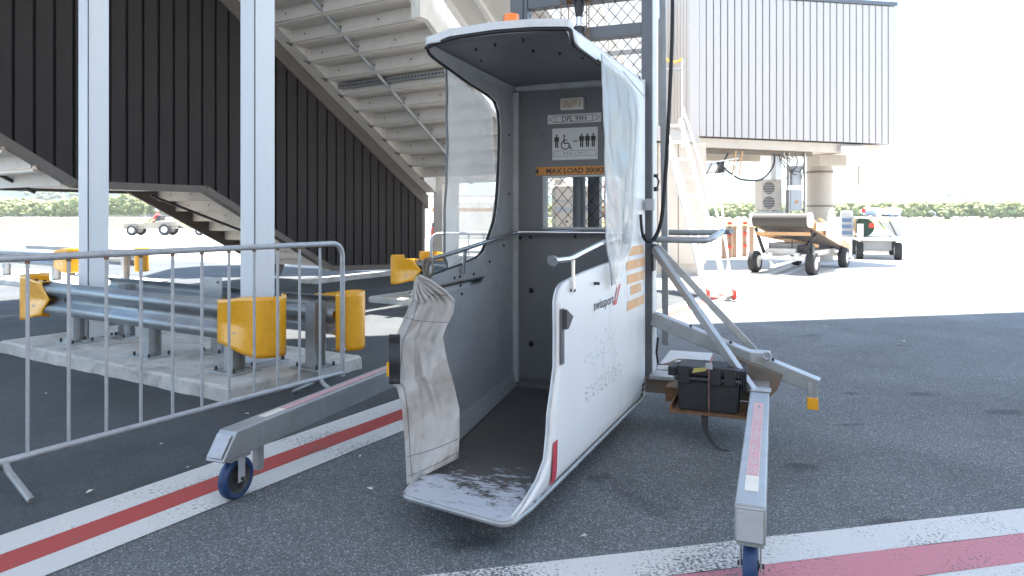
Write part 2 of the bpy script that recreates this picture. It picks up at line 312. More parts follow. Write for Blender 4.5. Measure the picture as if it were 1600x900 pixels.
def text(body, T, width, height, m, parent, name='lettering', bold=.0, thick=.0006, shear=0):
    cu = bpy.data.curves.new('t', 'FONT'); cu.body = body; cu.size = 1; cu.extrude = 0; cu.offset = bold; cu.resolution_u = 3; cu.shear = shear
    o = bpy.data.objects.new('t', cu); COL.objects.link(o)
    dg = bpy.context.evaluated_depsgraph_get(); me = bpy.data.meshes.new_from_object(o.evaluated_get(dg)); bpy.data.objects.remove(o)
    xs = [v.co.x for v in me.vertices]; ys = [v.co.y for v in me.vertices]; x0, x1, y0, y1 = min(xs), max(xs), min(ys), max(ys)
    for v in me.vertices: v.co = Vector(((v.co.x-(x0+x1)/2)/(x1-x0)*width, (v.co.y-(y0+y1)/2)/(y1-y0)*height, 0))
    me.name = name; me.materials.clear(); me.materials.append(m); me.update()
    r = bpy.data.objects.new(name, me); COL.objects.link(r); r.matrix_basis = T; adopt(r, parent); return r
def plane_T(F, o, xdir, ydir):
    """local->world matrix of a flat decal: origin, x and y directions in frame F"""
    x = Vector(xdir).normalized(); z = x.cross(Vector(ydir)).normalized(); y = z.cross(x)
    T = Matrix.Identity(4)
    for i, a in enumerate((x, y, z)):
        for j in range(3): T[j][i] = a[j]
    return F @ Matrix.Translation(Vector(o)) @ T
def interp(tab, x):
    if x <= tab[0][0]: return tab[0][1]
    for (a, b), (c, d) in zip(tab, tab[1:]):
        if x <= c: return b+(d-b)*(x-a)/(c-a)
    return tab[-1][1]
def smooth_path(P, n=6):
    P = [Vector(p) for p in P]; o = []
    for i in range(len(P)-1):
        a, b, c, d = P[max(i-1, 0)], P[i], P[i+1], P[min(i+2, len(P)-1)]
        for k in range(n):
            t = k/n; o.append(.5*((2*b)+(c-a)*t+(2*a-5*b+4*c-d)*t*t+(3*b-a-3*c+d)*t**3))
    return o+[P[-1]]
CAN_EDGE = 9.37; HAZE = .00026
def at(px, py, Y):   # point at depth Y seen at that spot of the photograph (used only to read off positions)
    return Vector(((px-800)/1080*Y, Y, 1.35-(py-337)/1080*Y))
# ---------------------------------------------------------------- ground
def sheet(name, F, pts, z, m, **k):
    o = MB(F).add([(x, y, z) for x, y in pts], [tuple(range(len(pts)))]).build(name, m, fix=False)
    o.data.polygons[0].flip() if o.data.polygons[0].normal.z < 0 else None
    return tag(o, kind='structure', **k)
g = MB(); g.add([(-3000, -200, 0), (3000, -200, 0), (3000, 5000, 0), (-3000, 5000, 0)], [(0, 1, 2, 3)])
g.build('ground', M['concrete'], fix=False)['kind'] = 'structure'
sheet('asphalt_pavement', BF, [(-3.0, -14), (60, -14), (60, 26), (14, 19), (2, 13.5), (-3.0, 12.2)], .004, M['asphalt_old'])
sheet('smooth_asphalt_pavement', BF, [(-3.06, -14), (-3.06, 12.2), (-20, 12.6), (-60, 12.6), (-60, -14)], .004, M['asphalt_new'])
sheet('grass', WF, [(-900, 72), (900, 66), (900, 330), (-900, 330)], .006, M['grass'])
# stripes on the left run parallel to the stair wall
def stripe(name, F, x0, x1, y0, y1, m, z=.008):
    n = 30; b = MB(F)
    vs = []; q = random.Random(name+str(x0))
    for i in range(n+1):
        y = y0+(y1-y0)*i/n; vs += [(x0+q.uniform(-.003, .003), y, z), (x1+q.uniform(-.003, .003), y, z)]
    b.add(vs, [(2*i, 2*i+1, 2*i+3, 2*i+2) for i in range(n)]); o = b.build(name, m, fix=False)
    if o.data.polygons[0].normal.z < 0: o.data.flip_normals()
    return tag(o, kind='structure')
stripe('white_line', BF, -3.345, -3.155, -4, 22, M['white_line'])
stripe('red_line', BF, -3.154, -2.992, -4, 15.5, M['red_line'])
stripe('white_line', BF, -2.991, -2.83, -4, 22, M['white_line'])
# worn stripes at the right run parallel to the jet bridge side
def jstripe(name, y0, y1, m):
    b = MB(JF); n = 40; vs = []; q = random.Random(int(y0*100))
    for i in range(n+1):
        x = -1.2+14*i/n; vs += [(x, y0+q.uniform(-.004, .004), .012), (x, y1+q.uniform(-.004, .004), .012)]
    b.add(vs, [(2*i, 2*i+2, 2*i+3, 2*i+1) for i in range(n)]); o = b.build(name, m, fix=False)
    if o.data.polygons[0].normal.z < 0: o.data.flip_normals()
    tag(o, kind='structure')
jstripe('worn_white_line', 2.385, 2.585, M['white_worn']); jstripe('worn_red_line', 2.185, 2.384, M['red_worn']); jstripe('worn_white_line', 1.98, 2.184, M['white_worn'])

# ---------------------------------------------------------------- terminal building behind the camera, its canopy shades the foreground
t = thing('terminal_building', JF @ Vector((3, -4, 0)), 'pale terminal building behind the viewer whose deep canopy shades the asphalt', 'building')
MB(JF).box(-22, 26, -6, -4, .0, 7).build('wall', M['cream'], t)
MB(JF).box(-9.5, 11, -.5, CAN_EDGE, 8.0, 8.4).build('canopy', M['cream'], t)
for x in (-9, 10.5):
    MB(JF).box(x-.12, x+.12, -.3, -.06, 0, 8.0).build('canopy_post', M['pillar'], t)
for x in range(-20, 25, 4):
    f = MB(JF).box(x, x+2.2, -3.98, -3.92, .9, 2.4).build('window_frame', M['dark'], t)

# ---------------------------------------------------------------- pillars on the concrete island
def pillar(cx, cy, label):
    T = BF @ Vector((cx, cy, .12)); t = thing('steel_pillar', T, label, 'pillar', 'painted steel pillars rising from the concrete island')
    MB(BF).box(cx-.085, cx+.085, cy-.105, cy+.105, .145, 9).build('column', M['pillar'], t, bevel=.006)
    # the open flange edge seen as a darker groove
    MB(BF).box(cx+.085, cx+.089, cy-.1, cy-.092, .15, 9).build('groove', M['dark'], t)
    MB(BF).box(cx-.17, cx+.17, cy-.19, cy+.19, .12, .146).build('base_plate', M['galv_light'], t, bevel=.004)
    for a in (-.13, .13):
        for b in (-.15, .15): MB(BF).cyl((cx+a, cy+b, .145), (cx+a, cy+b, .175), .014, 8).build('bolt', M['dark'], t)
pillar(-7.18, 3.72, 'blue-grey steel pillar, the left one of the two large ones, standing behind the long guard rail')
pillar(-4.80, 3.80, 'blue-grey steel pillar, the right one of the two large ones, behind the yellow rail end')
def slab(name, F, x0, x1, y0, y1, z, label):
    nx, ny = 26, 12; q = random.Random(5); b = MB(F)
    def pt(x, y, z_, k=1): return (x+q.uniform(-.012, .012)*k, y+q.uniform(-.012, .012)*k, z_)
    ring = [(x0+(x1-x0)*i/nx, y0) for i in range(nx)]+[(x1, y0+(y1-y0)*i/ny) for i in range(ny)]+[(x1-(x1-x0)*i/nx, y1) for i in range(nx)]+[(x0, y1-(y1-y0)*i/ny) for i in range(ny)]
    n = len(ring); lo = [pt(x, y, -.02) for x, y in ring]; mi = [pt(x, y, z-.02) for x, y in ring]
    cx, cy = (x0+x1)/2, (y0+y1)/2; hi = [(x+(.02 if x < cx else -.02)+q.uniform(-.008, .008), y+(.02 if y < cy else -.02)+q.uniform(-.008, .008), z) for x, y in ring]
    b.add(lo+mi+hi, [(i, (i+1) % n, n+(i+1) % n, n+i) for i in range(n)]+[(n+i, n+(i+1) % n, 2*n+(i+1) % n, 2*n+i) for i in range(n)]+[tuple(range(2*n, 3*n))])
    return tag(b.build(name, M['kerb']), label, 'kerb')
slab('concrete_island', BF, -7.85, -4.30, 3.17, 4.5, .12, 'rough concrete island carrying the two large pillars and guard rails')

# ---------------------------------------------------------------- guard rails
PROF = [(0, 0), (.012, .004), (.07, .035), (.082, .05), (.082, .08), (.07, .095), (.015, .13), (.008, .155), (.015, .18), (.07, .215), (.082, .23), (.082, .26), (.07, .275), (.012, .306), (0, .31)]
def guard_rail(F, x0, x1, yf, face, z0, caps, posts, label, group, cap_scale=1., mrail='rail'):
    """beam along local x, yf = plane of its back, face=-1 bulges towards -y"""
    t = thing('guard_rail', F @ Vector(((x0+x1)/2, yf, 0)), label, 'guard rail', group)
    b = MB(F); n = len(PROF)
    b.add([(x, yf+face*d, z0+z) for x in (x0, x1) for d, z in PROF], [(i, i+1, n+i+1, n+i) for i in range(n-1)])
    b.build('beam', M[mrail], t, smooth=50, solid=.005)
    for x in posts:
        p = MB(F); y = yf-face*.02; d = -face
        p.box(x-.055, x+.055, min(y, y+d*.008), max(y, y+d*.008), .13, z0+.27); p.box(x-.055, x+.055, min(y+d*.11, y+d*.118), max(y+d*.11, y+d*.118), .13, z0+.27); p.box(x-.004, x+.004, min(y+d*.008, y+d*.11), max(y+d*.008, y+d*.11), .13, z0+.27)
        po = p.build('post', M['galv'], t)
        MB(F).box(x-.15, x+.15, y+d*.06-.13, y+d*.06+.13, .12, .134).build('foot_plate', M['galv'], po, bevel=.003)
        for a in (-.11, .11):
            for c in (-.09, .09): MB(F).cyl((x+a, y+d*.06+c, .13), (x+a, y+d*.06+c, .165), .012, 6).build('anchor_bolt', M['dark'], po)
        MB(F).cyl((x+.0, yf+face*.005, z0+.155), (x+.0, yf+face*.03, z0+.155), .02, 6).build('bolt', M['dark'], t)
    for side in caps:
        xe = x1 if side > 0 else x0; L0 = .42; rr = .13; cz = z0+.155
        def fn(a, b_):
            s = a*(L0+math.pi*rr); k = min(1, s/L0); k2 = k*k*(3-2*k)
            zz = (b_-.5)
            hh = .33*(1-k2)+.45*k2
            bulge = interp([(z, d) for d, z in PROF], (zz+.5)*.31)+.008
            dep = .088+.012*math.sin(math.pi*min(1, k*1.3))*abs(zz)*2-.020*math.sin(math.pi*k)*(1-abs(zz)*2)
            # concave V notch where the cap laps the beam
            start = .14*max(0, 1-abs(zz)*2.6)*(1-k)**2 if side < 0 else 0
            if s <= L0: x = xe+side*(s-.20)-side*start; y = yf+face*dep
            else:
                th = (s-L0)/rr; x = xe+side*(L0-.20)+side*rr*math.sin(th); y = yf+face*(.09-rr*(1-math.cos(th)))
            top = .0
            return (x, y, cz+zz*hh-.012*k2)
        c = MB(F); c.grid(fn, 30, 14); co = c.build('end_cap', M['yellow'], t, smooth=40, solid=.006)
        # short shelf bent over the top of the beam, two bolts in it
        c2 = MB(F); xa, xb = sorted((xe-side*.2, xe+side*.10)); ya, yb = sorted((yf+face*.0, yf+face*.075)); c2.box(xa, xb, ya, yb, z0+.315, z0+.323); c2.build('cap_flange', M['yellow'], co, bevel=.003)
        for q_ in (.06, .22): MB(F).cyl((xe-side*.2+side*q_, yf+face*.04, z0+.32), (xe-side*.2+side*q_, yf+face*.04, z0+.334), .018, 8).build('bolt', M['dark'], co)
GG = 'galvanised guard rails with yellow end caps'
guard_rail(BF, -7.60, -4.50, 3.44, -1, .385, (1, -1), (-7.1, -5.85, -4.72), 'long galvanised guard rail with yellow fishtail ends in front of the two large pillars', GG)
guard_rail(BF, -7.60, -4.18, 4.03, 1, .385, (1,), (-7.0, -5.5, -4.28), 'rear guard rail on the near island, its yellow curled end right of the pillar', GG)
# loose backing plate standing above the rail between the two rails
pl = MB(BF); pl.box(-5.68, -5.38, 3.87, 3.885, .56, .80); pl = tag(pl.build('backing_plate', M['galv'], bevel=.003), 'square galvanised plate standing up behind the long guard rail', 'plate')
for a in (-5.64, -5.42):
    for b in (.60, .76): MB(BF).cyl((a, 3.868, b), (a, 3.86, b), .009, 8).build('bolt', M['dark'], pl)
# island further back on the left
slab('concrete_island', BF, -18.5, -12.6, 6.3, 7.9, .12, 'far concrete island at the left edge beneath the stair')
guard_rail(BF, -18.0, -13.75, 6.6, -1, .385, (1,), (-14.2, -16.2), 'far left guard rail whose yellow end shows left of the left pillar', GG)
guard_rail(BF, -17.5, -12.95, 7.5, 1, .385, (1,), (-13.2, -15.2), 'far left rear guard rail whose yellow end shows right of the left pillar', GG)
# small island right of the stair wall
slab('concrete_island', BF, -7.5, -4.6, 8.0, 9.3, .10, 'small low concrete island behind the hanging canvas flap')
guard_rail(BF, -7.0, -4.7, 8.35, -1, .36, (-1,), (-6.85, -5.4), 'distant guard rail with a yellow end seen left of the lift cabin', GG)
guard_rail(BF, -6.85, -4.7, 8.95, 1, .40, (-1,), (-6.6, -5.3), 'distant rear guard rail, tip of its yellow end showing above the nearer one', GG)

# ---------------------------------------------------------------- crowd barriers
def crowd_barrier(F, n, L_, H_, label, loc=None):
    """local x along the barrier from the right end (0) to -L_"""
    root = thing('crowd_barrier', F @ Vector((-L_/2, 0, 0)), label, 'crowd barrier', 'galvanised crowd barriers')
    r = .019; k = .1
    P = [(0, 0, .12)]+[(0, 0, H_-k)]+[(-k*(1-math.cos(a)), 0, H_-k+k*math.sin(a)) for a in [R(15*i) for i in range(1, 6)]]+[(-k, 0, H_)]
    P += [(-L_+k, 0, H_)]+[(-L_+k*(1-math.cos(a)), 0, H_-k+k*math.sin(a)) for a in [R(90-15*i) for i in range(1, 6)]]+[(-L_, 0, H_-k), (-L_, 0, .12)]
    MB(F).tube(P, r, 12).build('frame', M['galv_light'], root, smooth=60)
    MB(F).cyl((-L_-.005, 0, .15), (-.0, 0, .15), r*.95, 12).build('bottom_rail', M['galv_light'], root, smooth=60)
    x = -.04
    x0 = -.227
    for i in range(n):
        x = x0-.193*i if n > 8 else -L_*(i+1)/(n+1)
        if x < -L_+.05: break
        MB(F).cyl((x, 0, .15), (x, 0, H_), .0095, 8).build('bar', M['galv_light'], root, smooth=60)
        MB(F).cyl((x, 0, H_-.03), (x, 0, H_-.017), .0125, 8).build('weld', M['rust'], root)
    for x in (-.235, -L_+.27):
        MB(F).tube([(x, 0, .15), (x, -.05, .11), (x, -.27, .018)], .017, 10).build('foot', M['galv'], root, smooth=60)
        MB(F).tube([(x, 0, .15), (x, .05, .11), (x, .27, .018)], .017, 10).build('foot', M['galv'], root, smooth=60)
    for z in (.32, .85): MB(F).cyl((.0, 0, z), (.035, 0, z), .008, 8).build('hook', M['galv'], root)
    return root
FB = Matrix.Translation(Vector((-1.30, 5.30, 0))) @ Matrix.Rotation(math.atan2(.853, .521), 4, 'Z')
crowd_barrier(FB, 13, 2.53, 1.14, 'galvanised crowd barrier in the left foreground, nearest to the viewer')
FB2 = Matrix.Translation(Vector((1.2, 9.1, 0))) @ Matrix.Rotation(R(8), 4, 'Z')
crowd_barrier(FB2, 9, 2.25, 1.12, 'small looking far crowd barrier seen behind the left vinyl sheet of the lift')
# ---------------------------------------------------------------- stair with charcoal cladding (building grid: x across, y along)
CW = -10.58
ZB = [(2.0, 3.80), (4.28, 2.40), (5.22, 1.83), (7.30, 1.83), (10.15, .30), (13.2, .16)]
def zline(s): return 4.69-.615*(s-8.67)
t = thing('clad_staircase', BF @ Vector((CW-1, 9, 0)), 'dark stair wall of charcoal ribbed cladding with a low landing and flight beneath it', 'staircase')
s = 2.15; P = .255
while s < 13.05:
    a, b = s, min(s+P-.042, 13.08); top = lambda q: min(zline(q)-.30, 9.5)
    ys = [a]+[k for k, _ in ZB if a < k < b]+[b]
    poly = [(CW, y, interp(ZB, y)) for y in ys]+[(CW, b, top(b)), (CW, a, top(a))]
    MB(BF).prism(poly, (.035, 0, 0)).build('cladding_panel', M['clad'], t, bevel=.004)
    s += P
ys = [2.1]+[k for k, _ in ZB[1:-1]]+[13.1]
MB(BF).prism([(CW-.03, y, interp(ZB, y)) for y in ys]+[(CW-.03, 13.1, zline(13.1)-.3), (CW-.03, 2.1, 8.4)], (.025, 0, 0)).build('backing_sheet', M['joint'], t)
b = MB(BF); zs = [(y, interp(ZB, y)) for y in ys]
for (y0, z0), (y1, z1) in zip(zs, zs[1:]): b.beam((CW-.02, y0, z0-.03), (CW-.02, y1, z1-.03), .17, .11)
b.build('bottom_trim', M['taupe'], t)
MB(BF).box(CW-.02, CW+.045, 13.085, 13.2, .14, 2.1).build('end_trim', M['taupe'], t)
MB(BF).prism([(CW-.04, 2, zline(2)-.32), (CW-.04, 13.3, zline(13.3)-.32), (CW-.04, 13.3, zline(13.3)), (CW-.04, 2, zline(2))], (.11, 0, 0)).build('top_band', M['taupe'], t)
# lower flight (right of the landing) and upper flight (left of it)
CF = -12.55
b = MB(BF); b.beam((CF, 6.9, 2.06), (CF, 10.6, .16), .06, .34); b.build('stringer', M['taupe'], t)
b = MB(BF); b.beam((CF, 5.3, 2.12), (CF, 2.0, 4.15), .06, .30); b.build('stringer', M['taupe'], t)
for k in range(8):
    y = 7.30+.36*k; z = 1.84-.193*k
    f = MB(BF).box(CF, CW-.12, y, y+.37, z-.02, z+.01).box(CF, CW-.12, y+.355, y+.37, z-.19, z-.0).build('tread', M['cream'], t)
    for x in (-12.1, -11.5, -10.95): MB(BF).cyl((x, y+.357, z-.1), (x, y+.345, z-.1), .012, 6).build('bolt', M['dark'], f)
for k in range(7):
    y = 5.1-.38*k; z = 1.98+.235*k
    MB(BF).box(CF, CW-.12, y-.37, y, z-.02, z+.02).box(CF, CW-.12, y-.02, y, z-.2, z).build('tread', M['cream'], t)
MB(BF).box(CF-.05, CW-.1, 5.1, 7.33, 1.80, 1.92).build('landing', M['cream'], t)
MB(BF).box(CF-.08, CF-.02, 5.1, 7.33, 1.75, 1.97).build('landing_beam', M['taupe'], t)
MB(BF).beam((CF+.9, 7.0, 1.70), (CF+1.1, 9.3, .85), .04, .04).build('hanger_rod', M['dark'], t)
MB(BF).beam((CF+.4, 5.4, 1.72), (CF+.5, 3.1, 2.9), .05, .05).build('hanger_rod', M['dark'], t)
MB(BF).box(-13.25, -13.12, 5.0, 5.13, 0, 2.2).build('post', M['taupe'], t)
MB(BF).box(-13.25, -10.7, 5.0, 5.1, 1.98, 2.14).build('cross_beam', M['taupe'], t)
slab('concrete_kerb', BF, -10.85, -10.40, 9.6, 13.4, .08, 'low concrete kerb under the foot of the dark clad stair wall')

# ---------------------------------------------------------------- cream staircase seen from beneath
t = thing('open_staircase', BF @ Vector((-8.8, 11, 0)), 'cream painted steel staircase overhead seen from beneath, descending to the right', 'staircase')
CL, CR = -10.20, -7.15
MB(BF).prism([(CL-.34, 3.5, zline(3.5)), (CL-.34, 13.2, zline(13.2)), (CL-.34, 13.2, zline(13.2)+.5), (CL-.34, 3.5, zline(3.5)+.5)], (.335, 0, 0)).build('stringer', M['cream'], t)
MB(BF).prism([(CR, 4.5, zline(4.5)), (CR, 13.2, zline(13.2)), (CR, 13.2, zline(13.2)+.5), (CR, 4.5, zline(4.5)+.5)], (.10, 0, 0)).build('stringer', M['white_steel'], t)
k = 0
while True:
    y = 4.97+.43*k; z = 4.81-.597*(y-8.41)      # bottom of the riser plate
    if y > 12.9: break
    f = MB(BF).box(CL, CR, y-.43, y+.004, z+.235, z+.26).box(CL, CR, y-.012, y, z, z+.234).box(CL, CR, y-.06, y-.013, z, z+.012).build('tread', M['cream'], t)
    for x in (CL+.35, (CL+CR)/2-.25, CR-.9): MB(BF).cyl((x, y-.013, z+.13), (x, y-.022, z+.13), .016, 8).build('bolt', M['dark'], f)
    MB(BF).prism([(CL+.001, y-.16, z-.005), (CL+.001, y-.02, z-.005), (CL+.001, y-.02, z-.06)], (.04, 0, 0)).build('bracket', M['taupe'], f)
    k += 1
MB(BF).tube([(-8.95, 6, zline(6)+.02), (-8.95, 12.9, zline(12.9)+.0)], .035, 10).build('drain_pipe', M['galv_light'], t, smooth=60)
MB(BF).cyl((-9.0, 12.0, zline(12.0)-.04), (-8.85, 12.0, zline(12.0)-.04), .06, 12).build('pipe_clamp', M['galv'], t)
b = MB(BF); b.box(CL-.1, CR, 10.0, 10.06, zline(10)+.02, zline(10)+.11); ch = b.build('channel', M['galv'], t)
b = MB(BF)
for i in range(40): b.box(CL+.05+i*.08, CL+.09+i*.08, 9.995, 9.999, zline(10)+.05, zline(10)+.08)
b.build('slot', M['dark'], ch)
# landing at its foot on posts
MB(BF).box(CL-.15, -6.85, 13.25, 13.35, 2.12, 2.40).build('landing_beam', M['cream'], t)
MB(BF).box(CL-.15, -6.85, 13.36, 15.6, 2.33, 2.42).build('landing', M['cream'], t)
MB(BF).box(CL-.15, CR, 13.02, 13.14, 2.44, 2.52).build('channel_edge', M['galv'], t)
MB(BF).box(CL-.12, CL+.14, 13.25, 13.5, 0, 2.33).build('post', M['cream'], t)
MB(BF).box(-7.1, -6.9, 13.4, 13.6, 0, 2.33).build('post', M['cream'], t)
# second flight higher up, a smooth soffit between sloping beams
def z2(y): return zline(y)+.55
MB(BF).prism([(-6.8, 8.3, z2(8.3)), (-6.8, 10.6, z2(10.6)), (-6.8, 10.6, z2(10.6)+.1), (-6.8, 8.3, z2(8.3)+.1)], (1.5, 0, 0)).build('soffit_panel', M['cream'], t)
for x in (-6.9, -6.35, -5.3): MB(BF).prism([(x, 8.2, z2(8.2)-.08), (x, 10.7, z2(10.7)-.08), (x, 10.7, z2(10.7)+.2), (x, 8.2, z2(8.2)+.2)], (.09, 0, 0)).build('soffit_beam', M['white_steel'], t)
MB(BF).box(-6.9, -6.72, 8.3, 8.5, 4.4, 9).build('hanger', M['white_steel'], t)
MB(BF).prism([(-6.86, 8.4, 4.4), (-6.86, 7.7, 5.6), (-6.86, 8.9, 5.6)], (.05, 0, 0)).build('gusset', M['white_steel'], t)

# ---------------------------------------------------------------- link walkway between stair and jet bridge
t = thing('link_walkway', JF @ Vector((3, 18, 3)), 'cream elevated walkway behind the mast mesh, with slanting braces', 'walkway')
for i in range(8):
    MB(JF).box(-3.6+i*1.44, -3.6+i*1.44+1.42, 17.5, 17.55, 3.05, 8).build('wall_panel', M['pale_cream'], t)
MB(JF).box(-3.6, 7.9, 17.56, 20.5, 3.0, 8).build('body', M['pale_cream'], t)
for i in range(4):
    MB(JF).beam((-2.6+i*2.8, 17.38, 8), (-.4+i*2.8, 17.38, 3.1), .14, .14).build('brace', M['white_steel'], t)
MB(JF).box(-3.6, 7.9, 17.3, 17.49, 3.05, 3.3).build('edge_beam', M['white_steel'], t)
for x in (-2.9, 2.2): MB(JF).box(x, x+.35, 18.2, 18.55, 0, 3.0).build('post', M['pale_cream'], t)

# ---------------------------------------------------------------- jet bridge
jb = thing('jet_bridge', JF @ Vector((11.8, 18.5, 0)), 'light grey ribbed jet bridge raised on a thick round column', 'jet bridge')
x0, x1, mz = 8.66, 14.86, 16.87
x = x0+.14; W_ = .2085
b0, b1, t0, t1 = 3.47, 3.385, 7.2, 7.33
def zt_(x): return 7.24+(x-10.6)*.012
def zb_(x): return 3.47-(x-8.66)*.0135
while x < x1-.1:
    xe = min(x+W_-.032, x1-.02)
    MB(JF).prism([(x, mz, zb_(x)), (xe, mz, zb_(xe)), (xe, mz, zt_(xe)), (x, mz, zt_(x))], (0, .04, 0)).build('cladding_panel', M['bridge_clad'], jb, bevel=.003)
    x += W_
MB(JF).prism([(x0, mz+.042, 3.47), (x1, mz+.042, 3.386), (x1, mz+.042, 7.3), (x0, mz+.042, 7.22)], (0, 3.1, 0)).build('body', M['bridge_joint'], jb)
MB(JF).box(x0-.16, x0+.12, mz-.02, mz+.04, 3.46, 8.4).build('corner_trim', M['bridge_clad'], jb)
b = MB(JF); b.prism([(9, mz-.03, 7.24), (x1+.05, mz-.03, 7.31), (x1+.05, mz-.03, 7.42), (9, mz-.03, 7.36)], (0, 3.2, 0)); b.build('roof_coping', M['mast'], jb)
y = mz+.05
for i in range(9):
    MB(JF).box(x0-.03, x0, y, y+.16, 3.5, 8.4).build('cladding_panel', M['bridge_clad'], jb); y += .19
MB(JF).box(x0, x0+.06, mz+.1, mz+1.8, 3.5, 8.3).build('end_wall', M['bridge_joint'], jb)
MB(JF).prism([(x0+.2, mz+.15, 3.44), (x1-.4, mz+.15, 3.36), (x1-.4, mz+.15, 3.22), (x1-2.0, mz+.15, 3.13), (x0+.2, mz+.15, 3.19)], (0, 2.8, 0)).build('underframe', M['bridge_cream'], jb)
MB(JF).box(x0+.3, 12.4, mz+.3, mz+.45, 3.02, 3.18).build('under_beam', M['rust_galv'], jb)
MB(JF).box(x0+.3, 11.6, mz+1.6, mz+1.75, 2.95, 3.15).build('under_beam', M['bridge_cream'], jb)
MB(JF).cyl((13.45, mz+1.4, 0), (13.45, mz+1.4, 3.14), .37, 32).build('column', M['column_cream'], jb, smooth=40)
MB(JF).cyl((13.45, mz+1.4, 2.62), (13.45, mz+1.4, 2.68), .39, 32).build('collar', M['rust_galv'], jb, smooth=40)
MB(JF).cyl((13.45, mz+1.4, 1.62), (13.45, mz+1.4, 1.66), .385, 32).build('collar', M['rust_galv'], jb, smooth=40)
MB(JF).box(13.0, 13.9, mz+.8, mz+1.3, 2.8, 3.13).build('column_head', M['column_cream'], jb)
MB(JF).box(13.05, 14.0, mz+.35, mz+.41, 2.72, 2.78).box(13.95, 14.0, mz+.35, mz+.41, 2.2, 2.78).build('lamp_arm', M['bridge_cream'], jb)
MB(JF).box(13.1, 13.9, mz+.0, mz+.1, 3.12, 3.3).build('name_plate_box', M['pale_grey'], jb)
# equipment hung under the bridge
ac = MB(JF).box(11.0, 11.62, mz+.55, mz+.95, 1.50, 2.38).build('cooling_unit', M['bridge_cream'], jb, bevel=.02)
for z in (1.72, 2.13):
    MB(JF).lathe([(.0, .0), (.17, .0), (.175, .012), (.18, 0)], JF.inverted() @ JF @ Matrix.Translation((11.20, mz+.545, z)) @ Matrix.Rotation(R(90), 4, 'X'), 24).build('fan_grille', M['taupe'], ac)
    for k in range(5): MB(JF).box(11.03, 11.37, mz+.525, mz+.53, z-.14+k*.07, z-.13+k*.07).build('grille_bar', M['pale_grey'], ac)
MB(JF).box(10.95, 11.7, mz+.5, mz+1.0, 1.42, 1.47).build('unit_bracket', M['cab_grey'], jb)
MB(JF).box(11.55, 11.8, mz+1.0, mz+.9, 1.45, 3.1).build('riser_duct', M['pale_grey'], jb)
cb = MB(JF).box(11.72, 12.08, mz+.3, mz+.55, 1.50, 2.08).build('cabinet', M['cab_grey'], jb, bevel=.01)
MB(JF).box(11.86, 11.94, mz+.29, mz+.298, 1.70, 1.78).build('warning_sticker', M['decal_orange'], cb)
MB(JF).box(11.8, 12.1, mz+.35, mz+.55, 2.2, 2.75).build('cabinet', M['cab_grey'], jb, bevel=.01)
MB(JF).box(11.25, 11.45, mz+.3, mz+.5, 2.35, 3.0).build('junction_box', M['pale_grey'], jb, bevel=.01)
for i, xx in enumerate((11.5, 11.6, 11.66, 12.12, 12.16)):
    MB(JF).cyl((xx, mz+.28, 1.35), (xx, mz+.28, 3.1), .018, 8).build('conduit', M['rust_galv'] if i % 2 else M['pale_grey'], jb)
for j in range(6):
    q = random.Random(j+3)
    P0 = [(11.3+q.uniform(-.2, .7), mz+.25, 3.05), (11.4+q.uniform(-.1, .6), mz+.22, 2.9+q.uniform(-.15, .05)), (11.8+q.uniform(-.2, .3), mz+.25, 2.75+q.uniform(-.2, .1)), (11.7+q.uniform(-.2, .4), mz+.3, 2.45+q.uniform(-.1, .2))]
    MB(JF).tube(smooth_path(P0), .014, 6).build('cable', M['dark'] if j % 2 else M['rust_galv'], jb)
MB(JF).tube(smooth_path([(11.15, mz+.2, 3.05), (11.1, mz+.2, 2.7), (10.75, mz+.2, 2.35), (10.2, mz+.2, 2.33), (9.9, mz+.2, 2.45), (9.6, mz+.2, 2.7), (9.75, mz+.2, 3.05)]), .028, 8).build('cable', M['dark'], jb, smooth=60)
# small truss walkway with a rolled item, left of the cable loop
tr = thing('truss_arm', JF @ Vector((9.5, mz+.3, 2.3)), 'small white truss arm holding a white roll with dark end, under the jet bridge', 'truss')
for z in (2.42, 2.85):
    for yy in (mz+.1, mz+.5): MB(JF).beam((8.7, yy, z-.14), (10.0, yy, z+.05), .03, .03).build('chord', M['white_steel'], tr)
for i in range(5):
    xa = 8.72+i*.26; MB(JF).beam((xa, mz+.1, 2.30+i*.03), (xa+.24, mz+.1, 2.75+i*.03), .022, .022).build('lattice_bar', M['rust_galv'], tr)
for xa in (9.86, 10.06): MB(JF).beam((xa-.05, mz+.1, 2.45), (xa+.06, mz+.1, 3.1), .03, .03).build('hanger', M['orange_paint'], tr)
MB(JF).cyl((8.75, mz+.3, 2.58), (9.42, mz+.3, 2.66), .15, 20).build('roll', M['white_steel'], tr, smooth=50)
MB(JF).cyl((9.42, mz+.3, 2.66), (9.60, mz+.3, 2.682), .17, 20).build('roll_end', M['dark'], tr, smooth=50)

# cream service block and ladder right of the mast
t = thing('service_block', JF @ Vector((6.6, 14.5, 0)), 'tall cream service block behind the ladder, below the jet bridge corner', 'building')
BX = [(6.05, 6.55), (6.57, 7.05), (7.07, 7.75)]
for i, (a, b_) in enumerate(BX): MB(JF).box(a, b_, 14.55, 14.6, .25, 3.0).build('wall_panel', M['bridge_cream'], t, bevel=.006)
MB(JF).box(6.02, 7.72, 14.602, 16.4, 0, 3.0).build('body', M['bridge_cream'], t)
MB(JF).prism([(5.9, 14.4, 3.05), (7.5, 14.4, 3.02), (7.5, 14.4, 3.14), (5.9, 14.4, 3.5)], (0, 2.4, 0)).build('roof_hood', M['bridge_clad'], t)
MB(JF).cyl((5.6, 13.0, 0), (5.6, 13.0, .78), .06, 12).build('stub_pipe', M['galv_light'], t)
MB(JF).box(5.5, 5.7, 12.9, 13.1, .62, .8).build('stub_cap', M['galv_light'], t)
